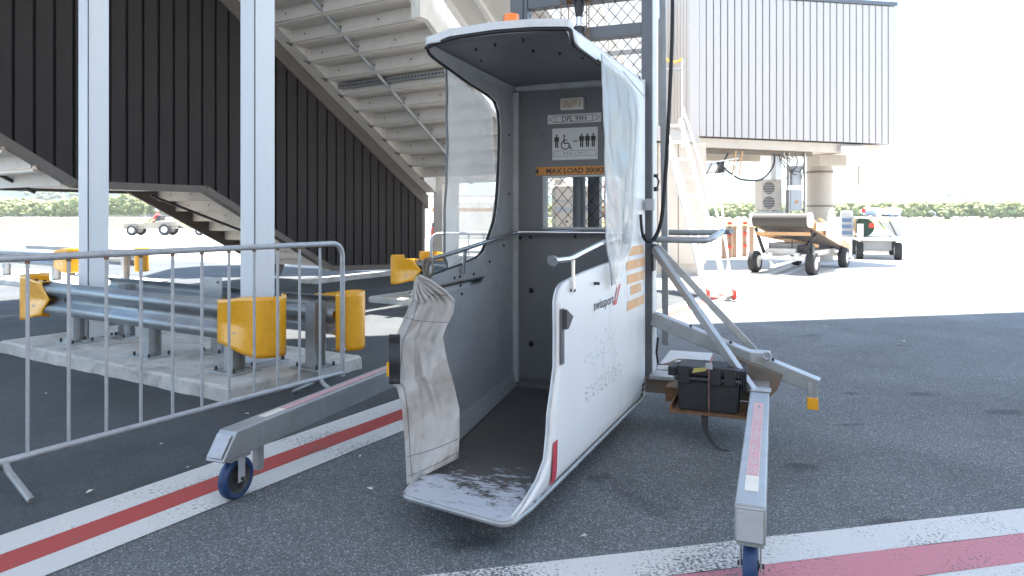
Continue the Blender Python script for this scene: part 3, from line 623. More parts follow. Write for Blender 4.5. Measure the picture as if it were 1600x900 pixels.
# access ladder
A0 = Vector((3.08, 10.95, .06)); A1 = Vector((2.85, 13.1, 3.15)); wv = Vector((.34, -.05, 0))
t = thing('access_ladder', (3.2, 11.2, 0), 'white wheeled access ladder leaning up toward the cream block, with red castors', 'ladder')
for k in (0, 1): MB().beam(A0+wv*k, A1+wv*k, .075, .13, up=(0, .8, .6)).build('stringer', M['white_steel'], t)
n = 9
for i in range(n):
    p = A0.lerp(A1, (i+.9)/(n+.2)); MB().box(p.x, p.x+.34, p.y-.1, p.y+.1, p.z-.015, p.z+.02).build('tread', M['white_steel'], t)
for k in (0, 1):
    q = wv*k+Vector((-.03+.06*k, 0, 0))
    MB().tube(smooth_path([A0+q+Vector((0, .25, .35)), A0+q+Vector((0, .32, .9)), A1+q+Vector((0, .0, .25))], 3), .018, 8).build('handrail', M['white_steel'], t)
    MB().beam(A0+wv*k+Vector((.05, 0, .1)), A0+wv*k+Vector((.35, 1.7, 1.9)), .025, .025).build('back_strut', M['white_steel'], t) if k else None
    c = A0+wv*k+Vector((.07-.2*(1-k)*.3, -.02, .06)); T = Matrix.Translation(c) @ Matrix.Rotation(R(90), 4, 'Y')
    wh = MB().lathe([(.03, -.02), (.075, -.024), (.095, -.018), (.1, 0), (.095, .018), (.075, .024), (.03, .02)], T, 24).build('castor_wheel', M['red'], t, smooth=50)
    MB().cyl(c-Vector((.03, 0, 0)), c+Vector((.03, 0, 0)), .035, 12).build('hub', M['white_steel'], wh)
t = thing('safety_chain', (3.3, 13, 3), 'yellow chain across the top of the white access ladder', 'chain')
cp = smooth_path([at(1032, 82, 13.3), at(1040, 92, 13.3), at(1055, 97, 13.3), at(1066, 92, 13.3)], 6)
MB().tube(cp, .022, 6).build('chain_run', M['yellow'], t)
MB().tube([at(1066, 92, 13.3), at(1066, 230, 13.3)], .02, 8).build('guard_post', M['white_steel'], t)
MB().tube([at(1034, 109, 13.3), at(1066, 108, 13.3)], .02, 8).build('guard_rail_bar', M['cab_grey'], t)
# low posts with red lights
for i, (px, lamp) in enumerate(((1131, 0), (1139, 1), (1147, 0), (1163, 1), (1174, 0))):
    p = at(px, 405-i*1.5, 1); Y = 1.35*1080/(404-i*1.2-337); c = Vector(((px-800)/1080*Y, Y, 0))
    t = thing('marker_post', c, ['first', 'second', 'third', 'fourth', 'fifth'][i]+' peach coloured post from the left'+(' with red bands' if lamp else '')+', right of the ladder', 'post', 'peach coloured posts beside the ladder')
    MB().box(c.x-.07, c.x+.07, c.y-.07, c.y+.07, 0, 1.02).build('shaft', M['post_brown'], t, bevel=.01)
    if lamp:
        for z in (.35, .75, 1.1): MB().cyl(c+Vector((0, -.07, z-.04)), c+Vector((0, -.07, z+.05)), .075, 12).build('red_band', M['red'], t)
# ---------------------------------------------------------------- the passenger lift (local x across, y towards the mast)
LIFT = thing('passenger_lift', MF @ Vector((0, 1.9, 0)), 'white and grey wheelchair passenger lift with open front, standing on two castored legs', 'passenger lift')
UR = 2.055                                        # outer rear plane of the cabin
UF_R = [(.150, -.02), (.18, .067), (.237, .217), (.295, .305), (.40, .335), (.48, .345), (.577, .385), (.673, .42), (.826, .423), (.96, .418), (.99, .43), (1.02, .455), (1.035, .49), (1.045, .54),
        (1.055, .66), (1.07, .85), (1.085, 1.15), (1.092, 1.42), (1.10, 1.50), (1.13, 1.60), (1.20, 1.66), (1.30, 1.69), (1.5, 1.715), (1.9, 1.80), (2.02, 1.80), (2.09, 1.76), (2.13, 1.66), (2.155, 1.45), (2.165, 1.0), (2.17, .72), (2.18, .655), (2.21, .64), (2.262, .64)]
UF_L = [(.150, .06), (.160, .25), (.175, .42), (.25, .50), (.35, .52), (.48, .54), (.673, .55), (.826, .55), (.96, .55), (.985, .57), (1.01, .60), (1.028, .66), (1.036, .75),
        (1.06, 1.05), (1.09, 1.30), (1.12, 1.40), (1.20, 1.50), (1.313, 1.60), (1.45, 1.65), (1.645, 1.683), (1.9, 1.70), (2.03, 1.68), (2.09, 1.62), (2.115, 1.50), (2.14, 1.2), (2.165, .98), (2.19, .76), (2.208, .70), (2.235, .665), (2.262, .655)]
def vR(u, z):
    v = .311+.0633*u
    if z > 2.2: v -= .03*((z-2.2)/.062)**2
    if z < .22: v -= .02*(1-(z-.15)/.07)**2
    return v
def vL(u, z):
    vb = .245+.117*u; vt = .462+.006*u
    k = max(0, min(1, (z-.15)/.80)); k = k**.55
    v = vb+(vt-vb)*k
    if z > 2.2: v -= .03*((z-2.2)/.062)**2
    return -v
def side_wall(name, UF, vf, lab=None):
    zs = sorted(set([z for z, _ in UF]+[.15+2.112*i/60 for i in range(61)]))
    n = 26; b = MB(MF); vs = []
    for z in zs:
        u0 = interp(UF, z)
        for i in range(n+1): u = u0+(UR-u0)*i/n; vs.append((vf(u, z), u, z))
    fs = [(j*(n+1)+i, j*(n+1)+i+1, (j+1)*(n+1)+i+1, (j+1)*(n+1)+i) for j in range(len(zs)-1) for i in range(n)]
    b.add(vs, fs); return b
SK = .026
def shell(name, b, m_out, m_in, out_dir):
    """thicken inwards: outer skin and inner skin are two colours"""
    o = b.build(name, [m_out, m_in], LIFT, smooth=35, fix=False)
    me = o.data; me.update()
    up = Vector(out_dir); w_ = (MF.to_3x3() @ up)
    if sum((p.normal.dot(w_))*p.area for p in me.polygons) < 0: me.flip_normals()
    sm = o.modifiers.new('solid', 'SOLIDIFY'); sm.thickness = SK; sm.offset = -1; sm.material_offset = 1; sm.material_offset_rim = 0; sm.use_even_offset = False
    return o
rw = shell('side_wall', side_wall('r', UF_R, vR), M['gelcoat'], M['gelcoat_in'], (1, 0, 0)); rw['label'] = 'white outer side wall with faded lettering and peach stripes'
lw = shell('side_wall', side_wall('l', UF_L, vL), M['gelcoat'], M['gelcoat_in'], (-1, 0, 0)); lw['label'] = 'grey inner side wall with screw holes'
# roof with a crowned front lip
b = MB(MF)
b.grid(lambda a, c: (vL(.64+1.415*c, 2.262)+(vR(.64+1.415*c, 2.262)-vL(.64+1.415*c, 2.262))*a, .64+1.415*c, 2.262+.012*math.sin(math.pi*a)), 20, 14)
shell('roof', b, M['roof_paint'], M['interior_shade'], (0, 0, 1))
b = MB(MF)
lip = [(-.458, .672), (-.445, .655), (-.3, .630), (-.05, .615), (.15, .615), (.29, .625), (.325, .635)]
def lipz(x): return 2.262+.02*(1-((x+.07)/.42)**2)-(.02*((-.36-x)/.1)**2 if x < -.36 else 0)
for i in range(len(lip)-1):
    (xa, ya), (xb, yb) = lip[i], lip[i+1]
    b.add([(xa, ya, lipz(xa)-.014), (xb, yb, lipz(xb)-.014), (xb, yb, lipz(xb)+.024), (xa, ya, lipz(xa)+.024), (xa, ya+.09, lipz(xa)-.014), (xb, yb+.09, lipz(xb)-.014), (xb, yb+.09, lipz(xb)+.024), (xa, ya+.09, lipz(xa)+.024)],
          [(0, 1, 2, 3), (3, 2, 6, 7), (4, 5, 1, 0), (7, 6, 5, 4)]+([(0, 3, 7, 4)] if i == 0 else [])+([(1, 5, 6, 2)] if i == len(lip)-2 else []))
b.build('roof_lip', M['roof_paint'], LIFT, smooth=30)
# rear wall with its window hole
WU = 1.965; ww = (-.228, .30, 1.272, 1.612)
b = MB(MF); x0_, x1_ = -.475, .425
b.box(x0_, ww[0], WU, WU+.02, .16, 2.262).box(ww[1], x1_, WU, WU+.02, .16, 2.262).box(ww[0], ww[1], WU, WU+.02, .16, ww[2]).box(ww[0], ww[1], WU, WU+.02, ww[3], 2.262)
back = b.build('rear_wall', M['interior_shade'], LIFT)
b = MB(MF)                                        # outer rear skin and the frame round the window hole
b.box(vL(UR, 1)+.0, ww[0]-.01, UR-.012, UR, .16, 2.25).box(ww[1]+.01, vR(UR, 1)-.0, UR-.012, UR, .16, 2.25).box(ww[0]-.01, ww[1]+.01, UR-.012, UR, .16, ww[2]-.01).box(ww[0]-.01, ww[1]+.01, UR-.012, UR, ww[3]+.01, 2.25)
b.build('rear_skin', M['gelcoat'], LIFT)
b = MB(MF)
for x_, X_, z_, Z_ in ((ww[0]-.012, ww[0], ww[2], ww[3]), (ww[1], ww[1]+.012, ww[2], ww[3]), (ww[0]-.012, ww[1]+.012, ww[2]-.014, ww[2]), (ww[0]-.012, ww[1]+.012, ww[3], ww[3]+.010)): b.box(x_, X_, WU-.006, UR-.013, z_, Z_)
b.build('window_frame', M['galv_light'], back)
# recessed lower panel lines, rubber grommets and screws on the rear wall
MB(MF).box(-.44, .40, WU-.010, WU-.001, 1.205, 1.235).build('rub_strip', M['mast'], back, bevel=.003)
MB(MF).box(-.425, -.417, WU-.008, WU-.001, .24, 1.205).build('panel_edge', M['mast'], back)
MB(MF).box(-.425, .40, WU-.014, WU-.001, .205, .235).build('panel_edge', M['mast'], back)
for px, py, r in ((830, 454, .016), (830, 537, .017), (812, 371, .014), (829, 370, .013), (899, 369, .013), (848, 210, .004), (848, 300, .004)):
    T_ = MF.inverted(); p_ = (px-800)/1080; aa = MF @ Vector((0, WU, 0)); vv = (p_*aa.y-aa.x)/(math.cos(A_M)-p_*math.sin(A_M)); YY = aa.y+vv*math.sin(A_M); zz = 1.35-(py-337)/1080*YY
    MB(MF).lathe([(0, -.012), (r*.6, -.012), (r, -.006), (r*1.15, 0)], MF @ MF.inverted() @ Matrix.Translation((vv, WU-.001, zz)) @ Matrix.Rotation(R(-90), 4, 'X'), 16).build('grommet', M['seal'], back, smooth=40)
# floor pan, rounded at the lip
pts = []
def arc(cx, cy, r, a0, a1, n=6): return [(cx+r*math.cos(R(a0+(a1-a0)*i/n)), cy+r*math.sin(R(a0+(a1-a0)*i/n))) for i in range(n+1)]
L_out = [(-.235-.117*u, u) for u in (2.04, 1.5, 1.0, .6, .3, .15)]
outl = L_out+arc(-.205, .10, .045, 180, 262, 5)+[(.0, .012)]+arc(.235, .02, .055, -90, 0, 5)+[(.30+.0633*u, u) for u in (.15, .4, 1.0, 1.6, 2.04)]
fl = MB(MF); n_ = len(outl)
fl.prism([(x, y, .135) for x, y in outl], (0, 0, .03)); flo = fl.build('cabin_floor', M['floor'], LIFT)
b = MB(MF); b.tube([(x, y, .148) for x, y in outl], .0105, 8); b.build('floor_rim', M['galv'], LIFT, smooth=60)
# sloping kick strip on the left between floor and wall
b = MB(MF); vs = []
for u in [.52+.16*i for i in range(10)]: vs += [(-.225-.105*u, u, .170), (vL(u, .26)+SK+.004, u, .27)]
b.add(vs, [(2*i, 2*i+1, 2*i+3, 2*i+2) for i in range(9)]); b.build('kick_strip', M['gelcoat_in'], LIFT, solid=.004)
b = MB(MF)                                        # ceiling and corner coves
b.tube([(-.44, WU-.01, .2), (-.44, WU-.01, 2.2)], .03, 8).tube([(-.43, WU-.01, 2.235), (.40, WU-.01, 2.235)], .03, 8); b.build('corner_cove', M['gelcoat_in'], LIFT, smooth=60)
# black edge seal: along both side openings and under the roof lip
def seal_pts(UF, vf, z0, z1, off, step=.012):
    o = []; zs = sorted(set([z for z, _ in UF if z0 <= z <= z1]+[z0, z1]))
    return [(vf(interp(UF, z), z)+off, interp(UF, z)-.004, z) for z in zs]
b = MB(MF)
pL = seal_pts(UF_L, vL, 1.0, 2.222, .014); pT = [(x, y+.012, lipz(x)-.024) for x, y in lip]; pR_ = seal_pts(UF_R, vR, 2.155, 2.235, -.012)[::-1]
b.tube(smooth_path(pL+pT[1:-1]+pR_, 3), .0105, 8); b.build('edge_seal', M['seal'], LIFT, smooth=60)
b = MB(MF); b.tube(smooth_path([(vR(u, z)+.004, u, z) for z, u in [(z, u) for z, u in UF_R if 1.09 < z < 2.17]], 3), .0045, 6); b.build('opening_bead', M['seal'], LIFT, smooth=60)
b = MB(MF); b.tube([(vR(u, z)-.012, u-.002, z) for z, u in UF_R if z < 1.05], .006, 6); b.build('wall_bead', M['galv_light'], LIFT, smooth=60)
# tape strip on the roof edge
b = MB(MF); vs = [(vR(u, z)+.003, u, z) for u, z in ((1.50, 2.258), (2.05, 2.252), (2.05, 2.13), (1.50, 2.20))]
b.add(vs, [(0, 1, 2, 3)]); b.build('roof_tape', M['decal_white'], rw, solid=.001)
# handrails
HL = [(-.36, .545, 1.13), (-.375, .60, 1.135), (-.40, .9, 1.15), (-.425, 1.7, 1.215), (-.41, 1.86, 1.232), (-.36, 1.895, 1.238), (-.1, 1.90, 1.238), (.33, 1.90, 1.238)]
b = MB(MF); b.tube(smooth_path(HL, 5), .0125, 12); hl = b.build('handrail', M['chrome'], LIFT, smooth=60)
for u, z in ((1.05, 1.16),): MB(MF).cyl((-.405, u, z), (-.425, u+.01, 1.02), .012, 8).build('rail_post', M['chrome'], hl, smooth=60)
MB(MF).tube(smooth_path([(-.36, .55, 1.13), (-.385, .54, 1.09), (-.38, .55, 1.03)], 4), .012, 8).build('rail_hook', M['rust_galv'], hl, smooth=60)
MB(MF).tube([(-.37+.028*math.cos(a), .53, 1.09+.05*math.sin(a)) for a in [i*math.pi/5 for i in range(11)]], .006, 6).build('ring', M['rust_galv'], hl, smooth=60)
HR = [(.325, .40, 1.150), (.345, .46, 1.150), (.362, .56, 1.153), (.372, .75, 1.175), (.385, 1.15, 1.21), (.39, 1.5, 1.22)]
b = MB(MF); b.tube(smooth_path(HR, 5), .0135, 12); hr = b.build('handrail', M['chrome'], LIFT, smooth=60)
MB(MF).lathe([(0, -.004), (.024, -.004), (.026, .0), (.024, .006), (.0, .008)], Matrix.Translation((.322, .392, 1.15)) @ Matrix.Rotation(R(-80), 4, 'X'), 18).build('end_flange', M['chrome'], hr, smooth=40)
MB(MF).box(.355, .367, .58, .60, .99, 1.145).build('rail_bracket', M['chrome'], hr, bevel=.003)
MB(MF).cyl((.345, .59, 1.0), (.372, .59, 1.0), .007, 8).build('bolt', M['dark'], hr)
MB(MF).cyl((.37, .95, 1.0), (.40, .95, 1.0), .008, 8).build('bolt', M['dark'], rw)
# striker plate near the front edge
b = MB(MF); b.box(vR(.47, .8)+.001, vR(.47, .8)+.012, .435, .475, .68, .93); sp_ = b.build('striker_plate', M['mast'], rw, bevel=.002)
MB(MF).prism([(vR(.5, .9)+.001, .44, .93), (vR(.5, .9)+.001, .55, .885), (vR(.5, .9)+.001, .475, .84), (vR(.5, .9)+.001, .44, .84)], (.03, 0, 0)).build('striker_catch', M['dark'], rw)
b = MB(MF)
for z in (.175, .205, .235): b.box(vR(2, z)+.0, vR(2, z)+.004, 1.965, 2.03, z, z+.016)
b.build('louvre_slot', M['seal'], rw)
# screws scattered on inner walls
q = random.Random(3)
for u, z in ((.98, 1.0), (1.05, 1.0), (1.06, .95), (1.07, .90), (1.25, 1.0), (1.5, 1.06), (1.75, 1.15), (1.85, 1.5), (1.85, 1.9)):
    x = vL(u, z)+SK; MB(MF).cyl((x-.002, u, z), (x+.006, u, z), .008, 8).build('screw', M['seal'], lw)
for x, u in ((-.25, .85), (-.12, .80), (.05, .76), (.02, 1.0), (.14, 1.1), (-.33, 1.1), (.23, 1.25)):
    MB(MF).cyl((x, u, 2.236-.004), (x, u, 2.25), .007, 8).build('screw', M['seal'], LIFT)
# lettering on the right wall: helper places a local frame on the outer skin
def RT(u, z, off=.0022):
    d = Vector((.0633, 1, 0)).normalized()
    return plane_T(MF, (vR(u, .6)+off, u, z), d, (0, 0, 1))
text('swissport', RT(1.12, .875), .36, .066, M['decal_navy'], rw, bold=.012)
b = MB(MF); o3 = .003
b.add([(vR(u, .9)+o3, u, z) for u, z in ((1.29, .845), (1.36, .845), (1.45, .955), (1.38, .955))], [(0, 1, 2, 3)]); b.build('logo_slash', M['decal_red'], rw)
b = MB(MF); b.add([(vR(u, .9)+o3+.001, u, z) for u, z in ((1.325, .87), (1.35, .87), (1.40, .93), (1.375, .93))], [(0, 1, 2, 3)]); b.build('logo_stroke', M['decal_white'], rw)
for u0_, u1_, z0_, z1_ in ((1.62, 2.0, 1.105, 1.16), (1.58, 2.04, 1.02, 1.075), (1.60, 2.04, .935, .99), (1.68, 1.94, .862, .918), (1.60, 2.03, .775, .83)):
    T_ = RT((u0_+u1_)/2, (z0_+z1_)/2); b = MB(T_); h = (z1_-z0_)/2*1.02; l = (u1_-u0_)/2; b.add([(-l, -h, 0), (l, -h, 0), (l, h, 0), (-l, h, 0)], [(0, 1, 2, 3)]); b.build('peach_stripe', M['decal_peach'], rw, fix=False)
text('eviation', RT(1.12, .475), .66, .12, M['ghost'], rw, bold=.006)
# ghost of an old crest above it: curling scratches
q = random.Random(11); b = MB(RT(1.10, .63))
for i in range(46):
    a = q.uniform(0, 6.28); cx = q.gauss(0, .12); cy = q.uniform(-.08, .12); r = q.uniform(.01, .035); P_ = [(cx+r*math.cos(a+k*.5), cy+r*math.sin(a+k*.5)) for k in range(6)]
    vs = []
    for k, (x, y) in enumerate(P_):
        wdt = .0022*(1+q.random()); nx_, ny_ = math.cos(a+k*.5), math.sin(a+k*.5); vs += [(x-nx_*wdt, y-ny_*wdt, 0), (x+nx_*wdt, y+ny_*wdt, 0)]
    b.add(vs, [(2*k, 2*k+1, 2*k+3, 2*k+2) for k in range(5)])
b.build('ghost_crest', M['ghost'], rw, fix=False)['kind'] = 'stuff'
b = MB(MF); b.grid(lambda a, c: (vR(.4, .175+.18*c)+.004, .318+.03*c+(.075-.012*c)*a, .175+.18*c), 2, 12); b.build('red_marker', M['decal_red'], rw)
# signs on the rear wall (facing the viewer, local -y)
def BT(x, z, off=.003): return plane_T(MF, (x, WU-off, z), (1, 0, 0), (0, 0, 1))
def plate(name, T, w_, h_, m, par): 
    b = MB(T); b.box(-w_/2, w_/2, -h_/2, h_/2, -.0015, 0); return b.build(name, m, par)
def outline(T, x0, x1, y0, y1, t_, par, m=None, name='frame_line'):
    b = MB(T)
    for r_ in ((x0, x1, y0, y0+t_), (x0, x1, y1-t_, y1), (x0, x0+t_, y0+t_, y1-t_), (x1-t_, x1, y0+t_, y1-t_)): b.box(*r_, 0, .0006)
    return b.build(name, m or M['decal_black'], par)
s1 = plate('name_plate', BT(-.02, 2.005), .372, .062, M['decal_white'], back)
T = BT(-.02, 2.005, .0032); text('DPL 99H', T, .17, .034, M['decal_black'], s1, bold=.01)
outline(T, -.13, .13, -.023, .023, .003, s1)
for sgn in (-1, 1):
    b = MB(T)
    for a_, c_ in (((.135, .023), (.175, 0)), ((.175, 0), (.135, -.023))): b.beam((sgn*a_[0], a_[1], .0003), (sgn*c_[0], c_[1], .0003), .003, .0006)
    b.build('arrow_line', M['decal_black'], s1)
s2 = plate('limit_sign', BT(-.015, 1.835), .316, .215, M['decal_white'], back)
T = BT(-.015, 1.835, .0034)
def person(cx, cy, h):
    b = MB(T); k = h
    b.cyl((cx, cy+.43*k, 0), (cx, cy+.43*k, .0006), .075*k, 14); b.box(cx-.13*k, cx+.13*k, cy+.02*k, cy+.34*k, 0, .0006)
    b.box(cx-.19*k, cx-.14*k, cy-.02*k, cy+.33*k, 0, .0006).box(cx+.14*k, cx+.19*k, cy-.02*k, cy+.33*k, 0, .0006)
    b.box(cx-.12*k, cx-.015*k, cy-.46*k, cy+.02*k, 0, .0006).box(cx+.015*k, cx+.12*k, cy-.46*k, cy+.02*k, 0, .0006); return b
for i, cx in enumerate((-.127, .048, .088, .128)): person(cx, .018, .092).build('standing_figure', M['decal_black'], s2)
b = MB(T); cx, cy = -.065, -.005
b.add([(cx+r_*math.cos(a), cy+r_*math.sin(a), .0004) for a in [R(120+i*17) for i in range(15)] for r_ in (.026, .033)], [(2*i, 2*i+1, 2*i+3, 2*i+2) for i in range(14)])
b.cyl((cx-.008, cy+.06, 0), (cx-.008, cy+.06, .0006), .0075, 12); b.box(cx-.014, cx-.005, cy+.008, cy+.05, 0, .0006).box(cx-.012, cx+.022, cy+.006, cy+.014, .0001, .0007).box(cx-.008, cx+.016, cy+.028, cy+.034, .0001, .0007)
b.beam((cx+.02, cy+.012, .0004), (cx+.034, cy-.022, .0004), .008, .0006).box(cx+.03, cx+.046, cy-.028, cy-.021, .0001, .0007); b.build('wheelchair_figure', M['decal_black'], s2)
text('OR', plane_T(MF, (-.015+.003, WU-.0036, 1.852), (1, 0, 0), (0, 0, 1)), .036, .017, M['decal_black'], s2, bold=.02)
outline(T, -.148, .148, -.083, -.045, .002, s2); text('M A X   L I M I T', plane_T(MF, (-.015, WU-.0036, 1.771), (1, 0, 0), (0, 0, 1)), .16, .015, M['decal_black'], s2)
s3 = plate('load_label', BT(-.04, 1.655), .50, .055, M['decal_orange'], back)
text('MAX LOAD 300KG', BT(-.005, 1.655, .0034), .42, .036, M['decal_black'], s3, bold=.02)
b = MB(BT(-.285, 1.655, .0034)); b.add([(-.012, 0, 0), (.012, .026, 0), (.012, -.026, 0)], [(0, 1, 2)]); b.build('arrow_mark', M['decal_black'], s3)
# bulkhead light
lt = MB(MF).box(-.105, .055, WU-.045, WU-.001, 2.06, 2.14).build('bulkhead_light', M['pale_grey'], back, bevel=.008)
MB(MF).box(-.092, .042, WU-.052, WU-.044, 2.072, 2.128).build('lens', M['lens'], lt, bevel=.004)
# beacon on the roof
MB(MF).lathe([(.05, 0), (.05, .005), (.047, .008), (.046, .062), (.03, .070), (0, .072)], Matrix.Translation((-.19, 1.22, 2.455)), 24).build('beacon', M['orange'], LIFT, smooth=40)
MB(MF).cyl((-.19, 1.22, 2.26), (-.19, 1.22, 2.455), .03, 12).build('beacon_stem', M['dark'], LIFT, smooth=40)
# clear vinyl on the right, gathered and wrinkled
def vinyl_r(a, c):
    c = max(0, min(1, c)); z = 2.19-(2.19-.985)*c
    ul = interp([(0, .98), (.2, 1.0), (.6, 1.04), (.9, 1.12), (1, 1.17)], c); ur = interp([(.0, 1.05), (.03, 1.45), (.08, 1.76), (.2, 1.80), (.5, 1.715), (.75, 1.68), (.86, 1.60), (.95, 1.45), (1, 1.38)], c)
    u = ul+(ur-ul)*a; zz = z+.03*c*(a-.5) - .02*(1-c)*0
    w_ = .006+.008*math.sin(a*9+c*5.0)*math.sin(c*3.1)+.003*math.sin(a*23-c*9+2*math.sin(c*6))+.011*noise.noise(Vector((a*4, c*7, 1)))+.004*noise.noise(Vector((a*9, c*14, 4)))
    w_ *= (.25+.75*min(1, (1-a)*2.2))
    if a == 1: w_ = .006
    return (vR(u, zz)+.006+max(0.0, w_+.018), u, zz)
b = MB(MF); b.grid(vinyl_r, 60, 120); vr = b.build('clear_side_sheet', M['vinyl'], LIFT, smooth=180)
b = MB(MF); b.tube([Vector(vinyl_r(0, i/40)) for i in range(41)], .0045, 6); b.build('sheet_hem', M['galv_light'], vr, smooth=60)
b = MB(MF); b.prism([(vR(1.15, 1)+.05, 1.12, 1.04), (vR(1.15, 1)+.05, 1.2, .95), (vR(1.15, 1)+.05, 1.25, .965), (vR(1.15, 1)+.05, 1.17, 1.12)], (.004, 0, 0)); b.build('torn_corner', M['vinyl_cream'], vr)
# milky vinyl on the left
def vinyl_l(a, c):
    z = 2.175-(2.175-.93)*c
    ul = .965+.035*math.sin(c*5)+(.03 if c > .85 else 0); ur = min(1.70, max(ul+.02, interp([(y, u) for y, u in UF_L if y > 1.0], max(z, 1.03))+.03)) if z > 1.04 else 1.3-(1.04-z)*3
    u = ul+(max(ur, ul+.02)-ul)*a
    return (vL(u, z)-.008-.012*(1+math.sin(a*8+c*4))-.012*noise.noise(Vector((a*5, c*7, 9))), u, z)
b = MB(MF); b.grid(vinyl_l, 30, 70); vl = b.build('milky_side_sheet', M['vinyl_cream'], LIFT, smooth=180)
b = MB(MF); b.tube([Vector(vinyl_l(0, i/40))+Vector((.004, 0, 0)) for i in range(41)], .007, 6); b.build('sheet_hem', M['mast'], vl, smooth=60)

# canvas flap hanging at the front left of the cabin
LB = [(0, 651, 432), (.06, 646, 455), (.12, 644, 470), (.28, 622, 521), (.34, 617, 535), (.52, 612, 598), (.56, 622, 606), (.66, 630, 640), (.78, 634, 690), (.9, 636, 730), (1, 637, 756)]
RB = [(0, 655, 429), (.05, 672, 437), (.10, 697, 455), (.15, 710, 470), (.2, 709, 488), (.28, 697, 512), (.34, 692, 527), (.45, 698, 560), (.6, 709, 600), (.72, 718, 640), (.85, 718, 680), (1, 716, 716)]
def facet(x, y, sd):
    """sharp-creased facets: random heights joined by flat triangles"""
    i, j = math.floor(x), math.floor(y); fx, fy = x-i, y-j
    h = lambda a_, b_: random.Random(a_*7919+b_*104729+sd*31).random()
    return h(i, j)*(1-fx-fy)+h(i+1, j)*fx+h(i, j+1)*fy if fx+fy < 1 else h(i+1, j+1)*(fx+fy-1)+h(i+1, j)*(1-fy)+h(i, j+1)*(1-fx)
def canvas(a, c):
    l = (interp([(k, x) for k, x, y in LB], c), interp([(k, y) for k, x, y in LB], c)); r = (interp([(k, x) for k, x, y in RB], c), interp([(k, y) for k, x, y in RB], c))
    # fold ridge a third of the way across
    fx = interp([(0, .5), (.1, .35), (.3, .42), (.5, .40), (.75, .33), (1, .25)], c); px = l[0]+(r[0]-l[0])*a; py = l[1]+(r[1]-l[1])*a+ (14*math.sin(math.pi*a)*(1-c)**6 if c < .3 else 0)+ (4*math.sin(a*9)*(1-c)**8)
    Y = 3.30-.17*c+.07*abs(a-fx)*-1 + (.16*(fx-a) if a < fx else .10*(a-fx))*min(1, c*2+.2)
    Y += .022*noise.noise(Vector((a*2.5, c*5, 2)))+.010*noise.noise(Vector((a*8, c*14, 5)))+.03*math.exp(-((a-.75)/.12)**2)*math.exp(-((c-.3)/.13)**2)-.03*math.exp(-((a-.55-.35*(c-.5))/.06)**2)*math.exp(-((c-.55)/.2)**2)
    Y += .035*(1/(1+math.exp(-(a-fx)*60))-.5)*math.sin(math.pi*min(1, c*1.2)) + .085*facet(a*2.2+c*1.9, c*4.6-a*1.1, 1)+.028*facet(a*4-c*4, c*9+a*2.5, 2)
    Y += .012*math.sin(a*40+c*6)*math.exp(-((c-.1)/.06)**2)
    return at(px, py, Y)
b = MB(); b.grid(canvas, 60, 130); cv = b.build('canvas_flap', M['canvas'], LIFT, smooth=14, solid=.0035)
for nm, fn_ in (('seam', lambda t_: canvas(min(1, .12+.05*math.sin(t_*6)), t_)), ('seam', lambda t_: canvas(t_, .955+.01*math.sin(t_*3)) ), ('seam', lambda t_: canvas(t_, .85+.02*math.sin(t_*2))), ('seam', lambda t_: canvas(t_, .20+.05*t_)), ('seam', lambda t_: canvas(t_, .105+.02*math.sin(7*t_)))):
    b = MB(); b.tube([fn_(.02+.96*i/40) - Vector((0, .0035, 0)) for i in range(41)], .0014, 4); b.build(nm, M['taupe'], cv)
b = MB(); b.tube([canvas(0, i/50) for i in range(51)], .005, 6); b.build('hem', M['canvas'], cv, smooth=60)
b = MB(); b.tube([canvas(i/30, 0)+Vector((0, 0, .0)) for i in range(31)]+[canvas(1, .15*i/10) for i in range(11)], .006, 6); b.build('hem', M['canvas'], cv, smooth=60)
b = MB()
b.grid(lambda a, c: at(608+17*a, 523+77*c, 3.22+.012*math.sin(c*9)+.004*math.sin(a*6)), 4, 14); b.build('hook_tape', M['box_plastic'], cv, solid=.008, smooth=60)
b = MB(); b.grid(lambda a, c: at(604+7*a, 566+22*c, 3.30), 2, 2); b.build('tag', M['yellow'], cv, solid=.004)
# ---------------------------------------------------------------- mast, chassis, legs of the lift
MU = 2.13
def col_(x0, x1): return MB(MF).box(x0, x1, MU, MU+.10, .275, 3.6)
m1 = col_(.403, .472).build('mast_column', M['mast'], LIFT, bevel=.004)
m2 = col_(-.545, -.415).build('mast_column', M['mast'], LIFT, bevel=.004)
MB(MF).box(.473, .481, MU+.012, MU+.15, .28, 3.6).build('mast_lit_side', M['gelcoat'], LIFT)  # added white sheet: apron light on the mast's right side, given as colour
MB(MF).box(-.447, -.44, MU-.004, MU, .3, 3.6).build('mast_groove', M['dark'], m2)
for z0, z1 in ((2.835, 2.93), (2.575, 2.66), (.62, .72), (3.3, 3.4)): MB(MF).box(-.414, .402, MU+.01, MU+.09, z0, z1).build('cross_beam', M['mast'], LIFT, bevel=.003)
MB(MF).box(-.414, .402, MU+.09, MU+.11, 2.47, 2.50).build('mesh_frame', M['cream'], LIFT)
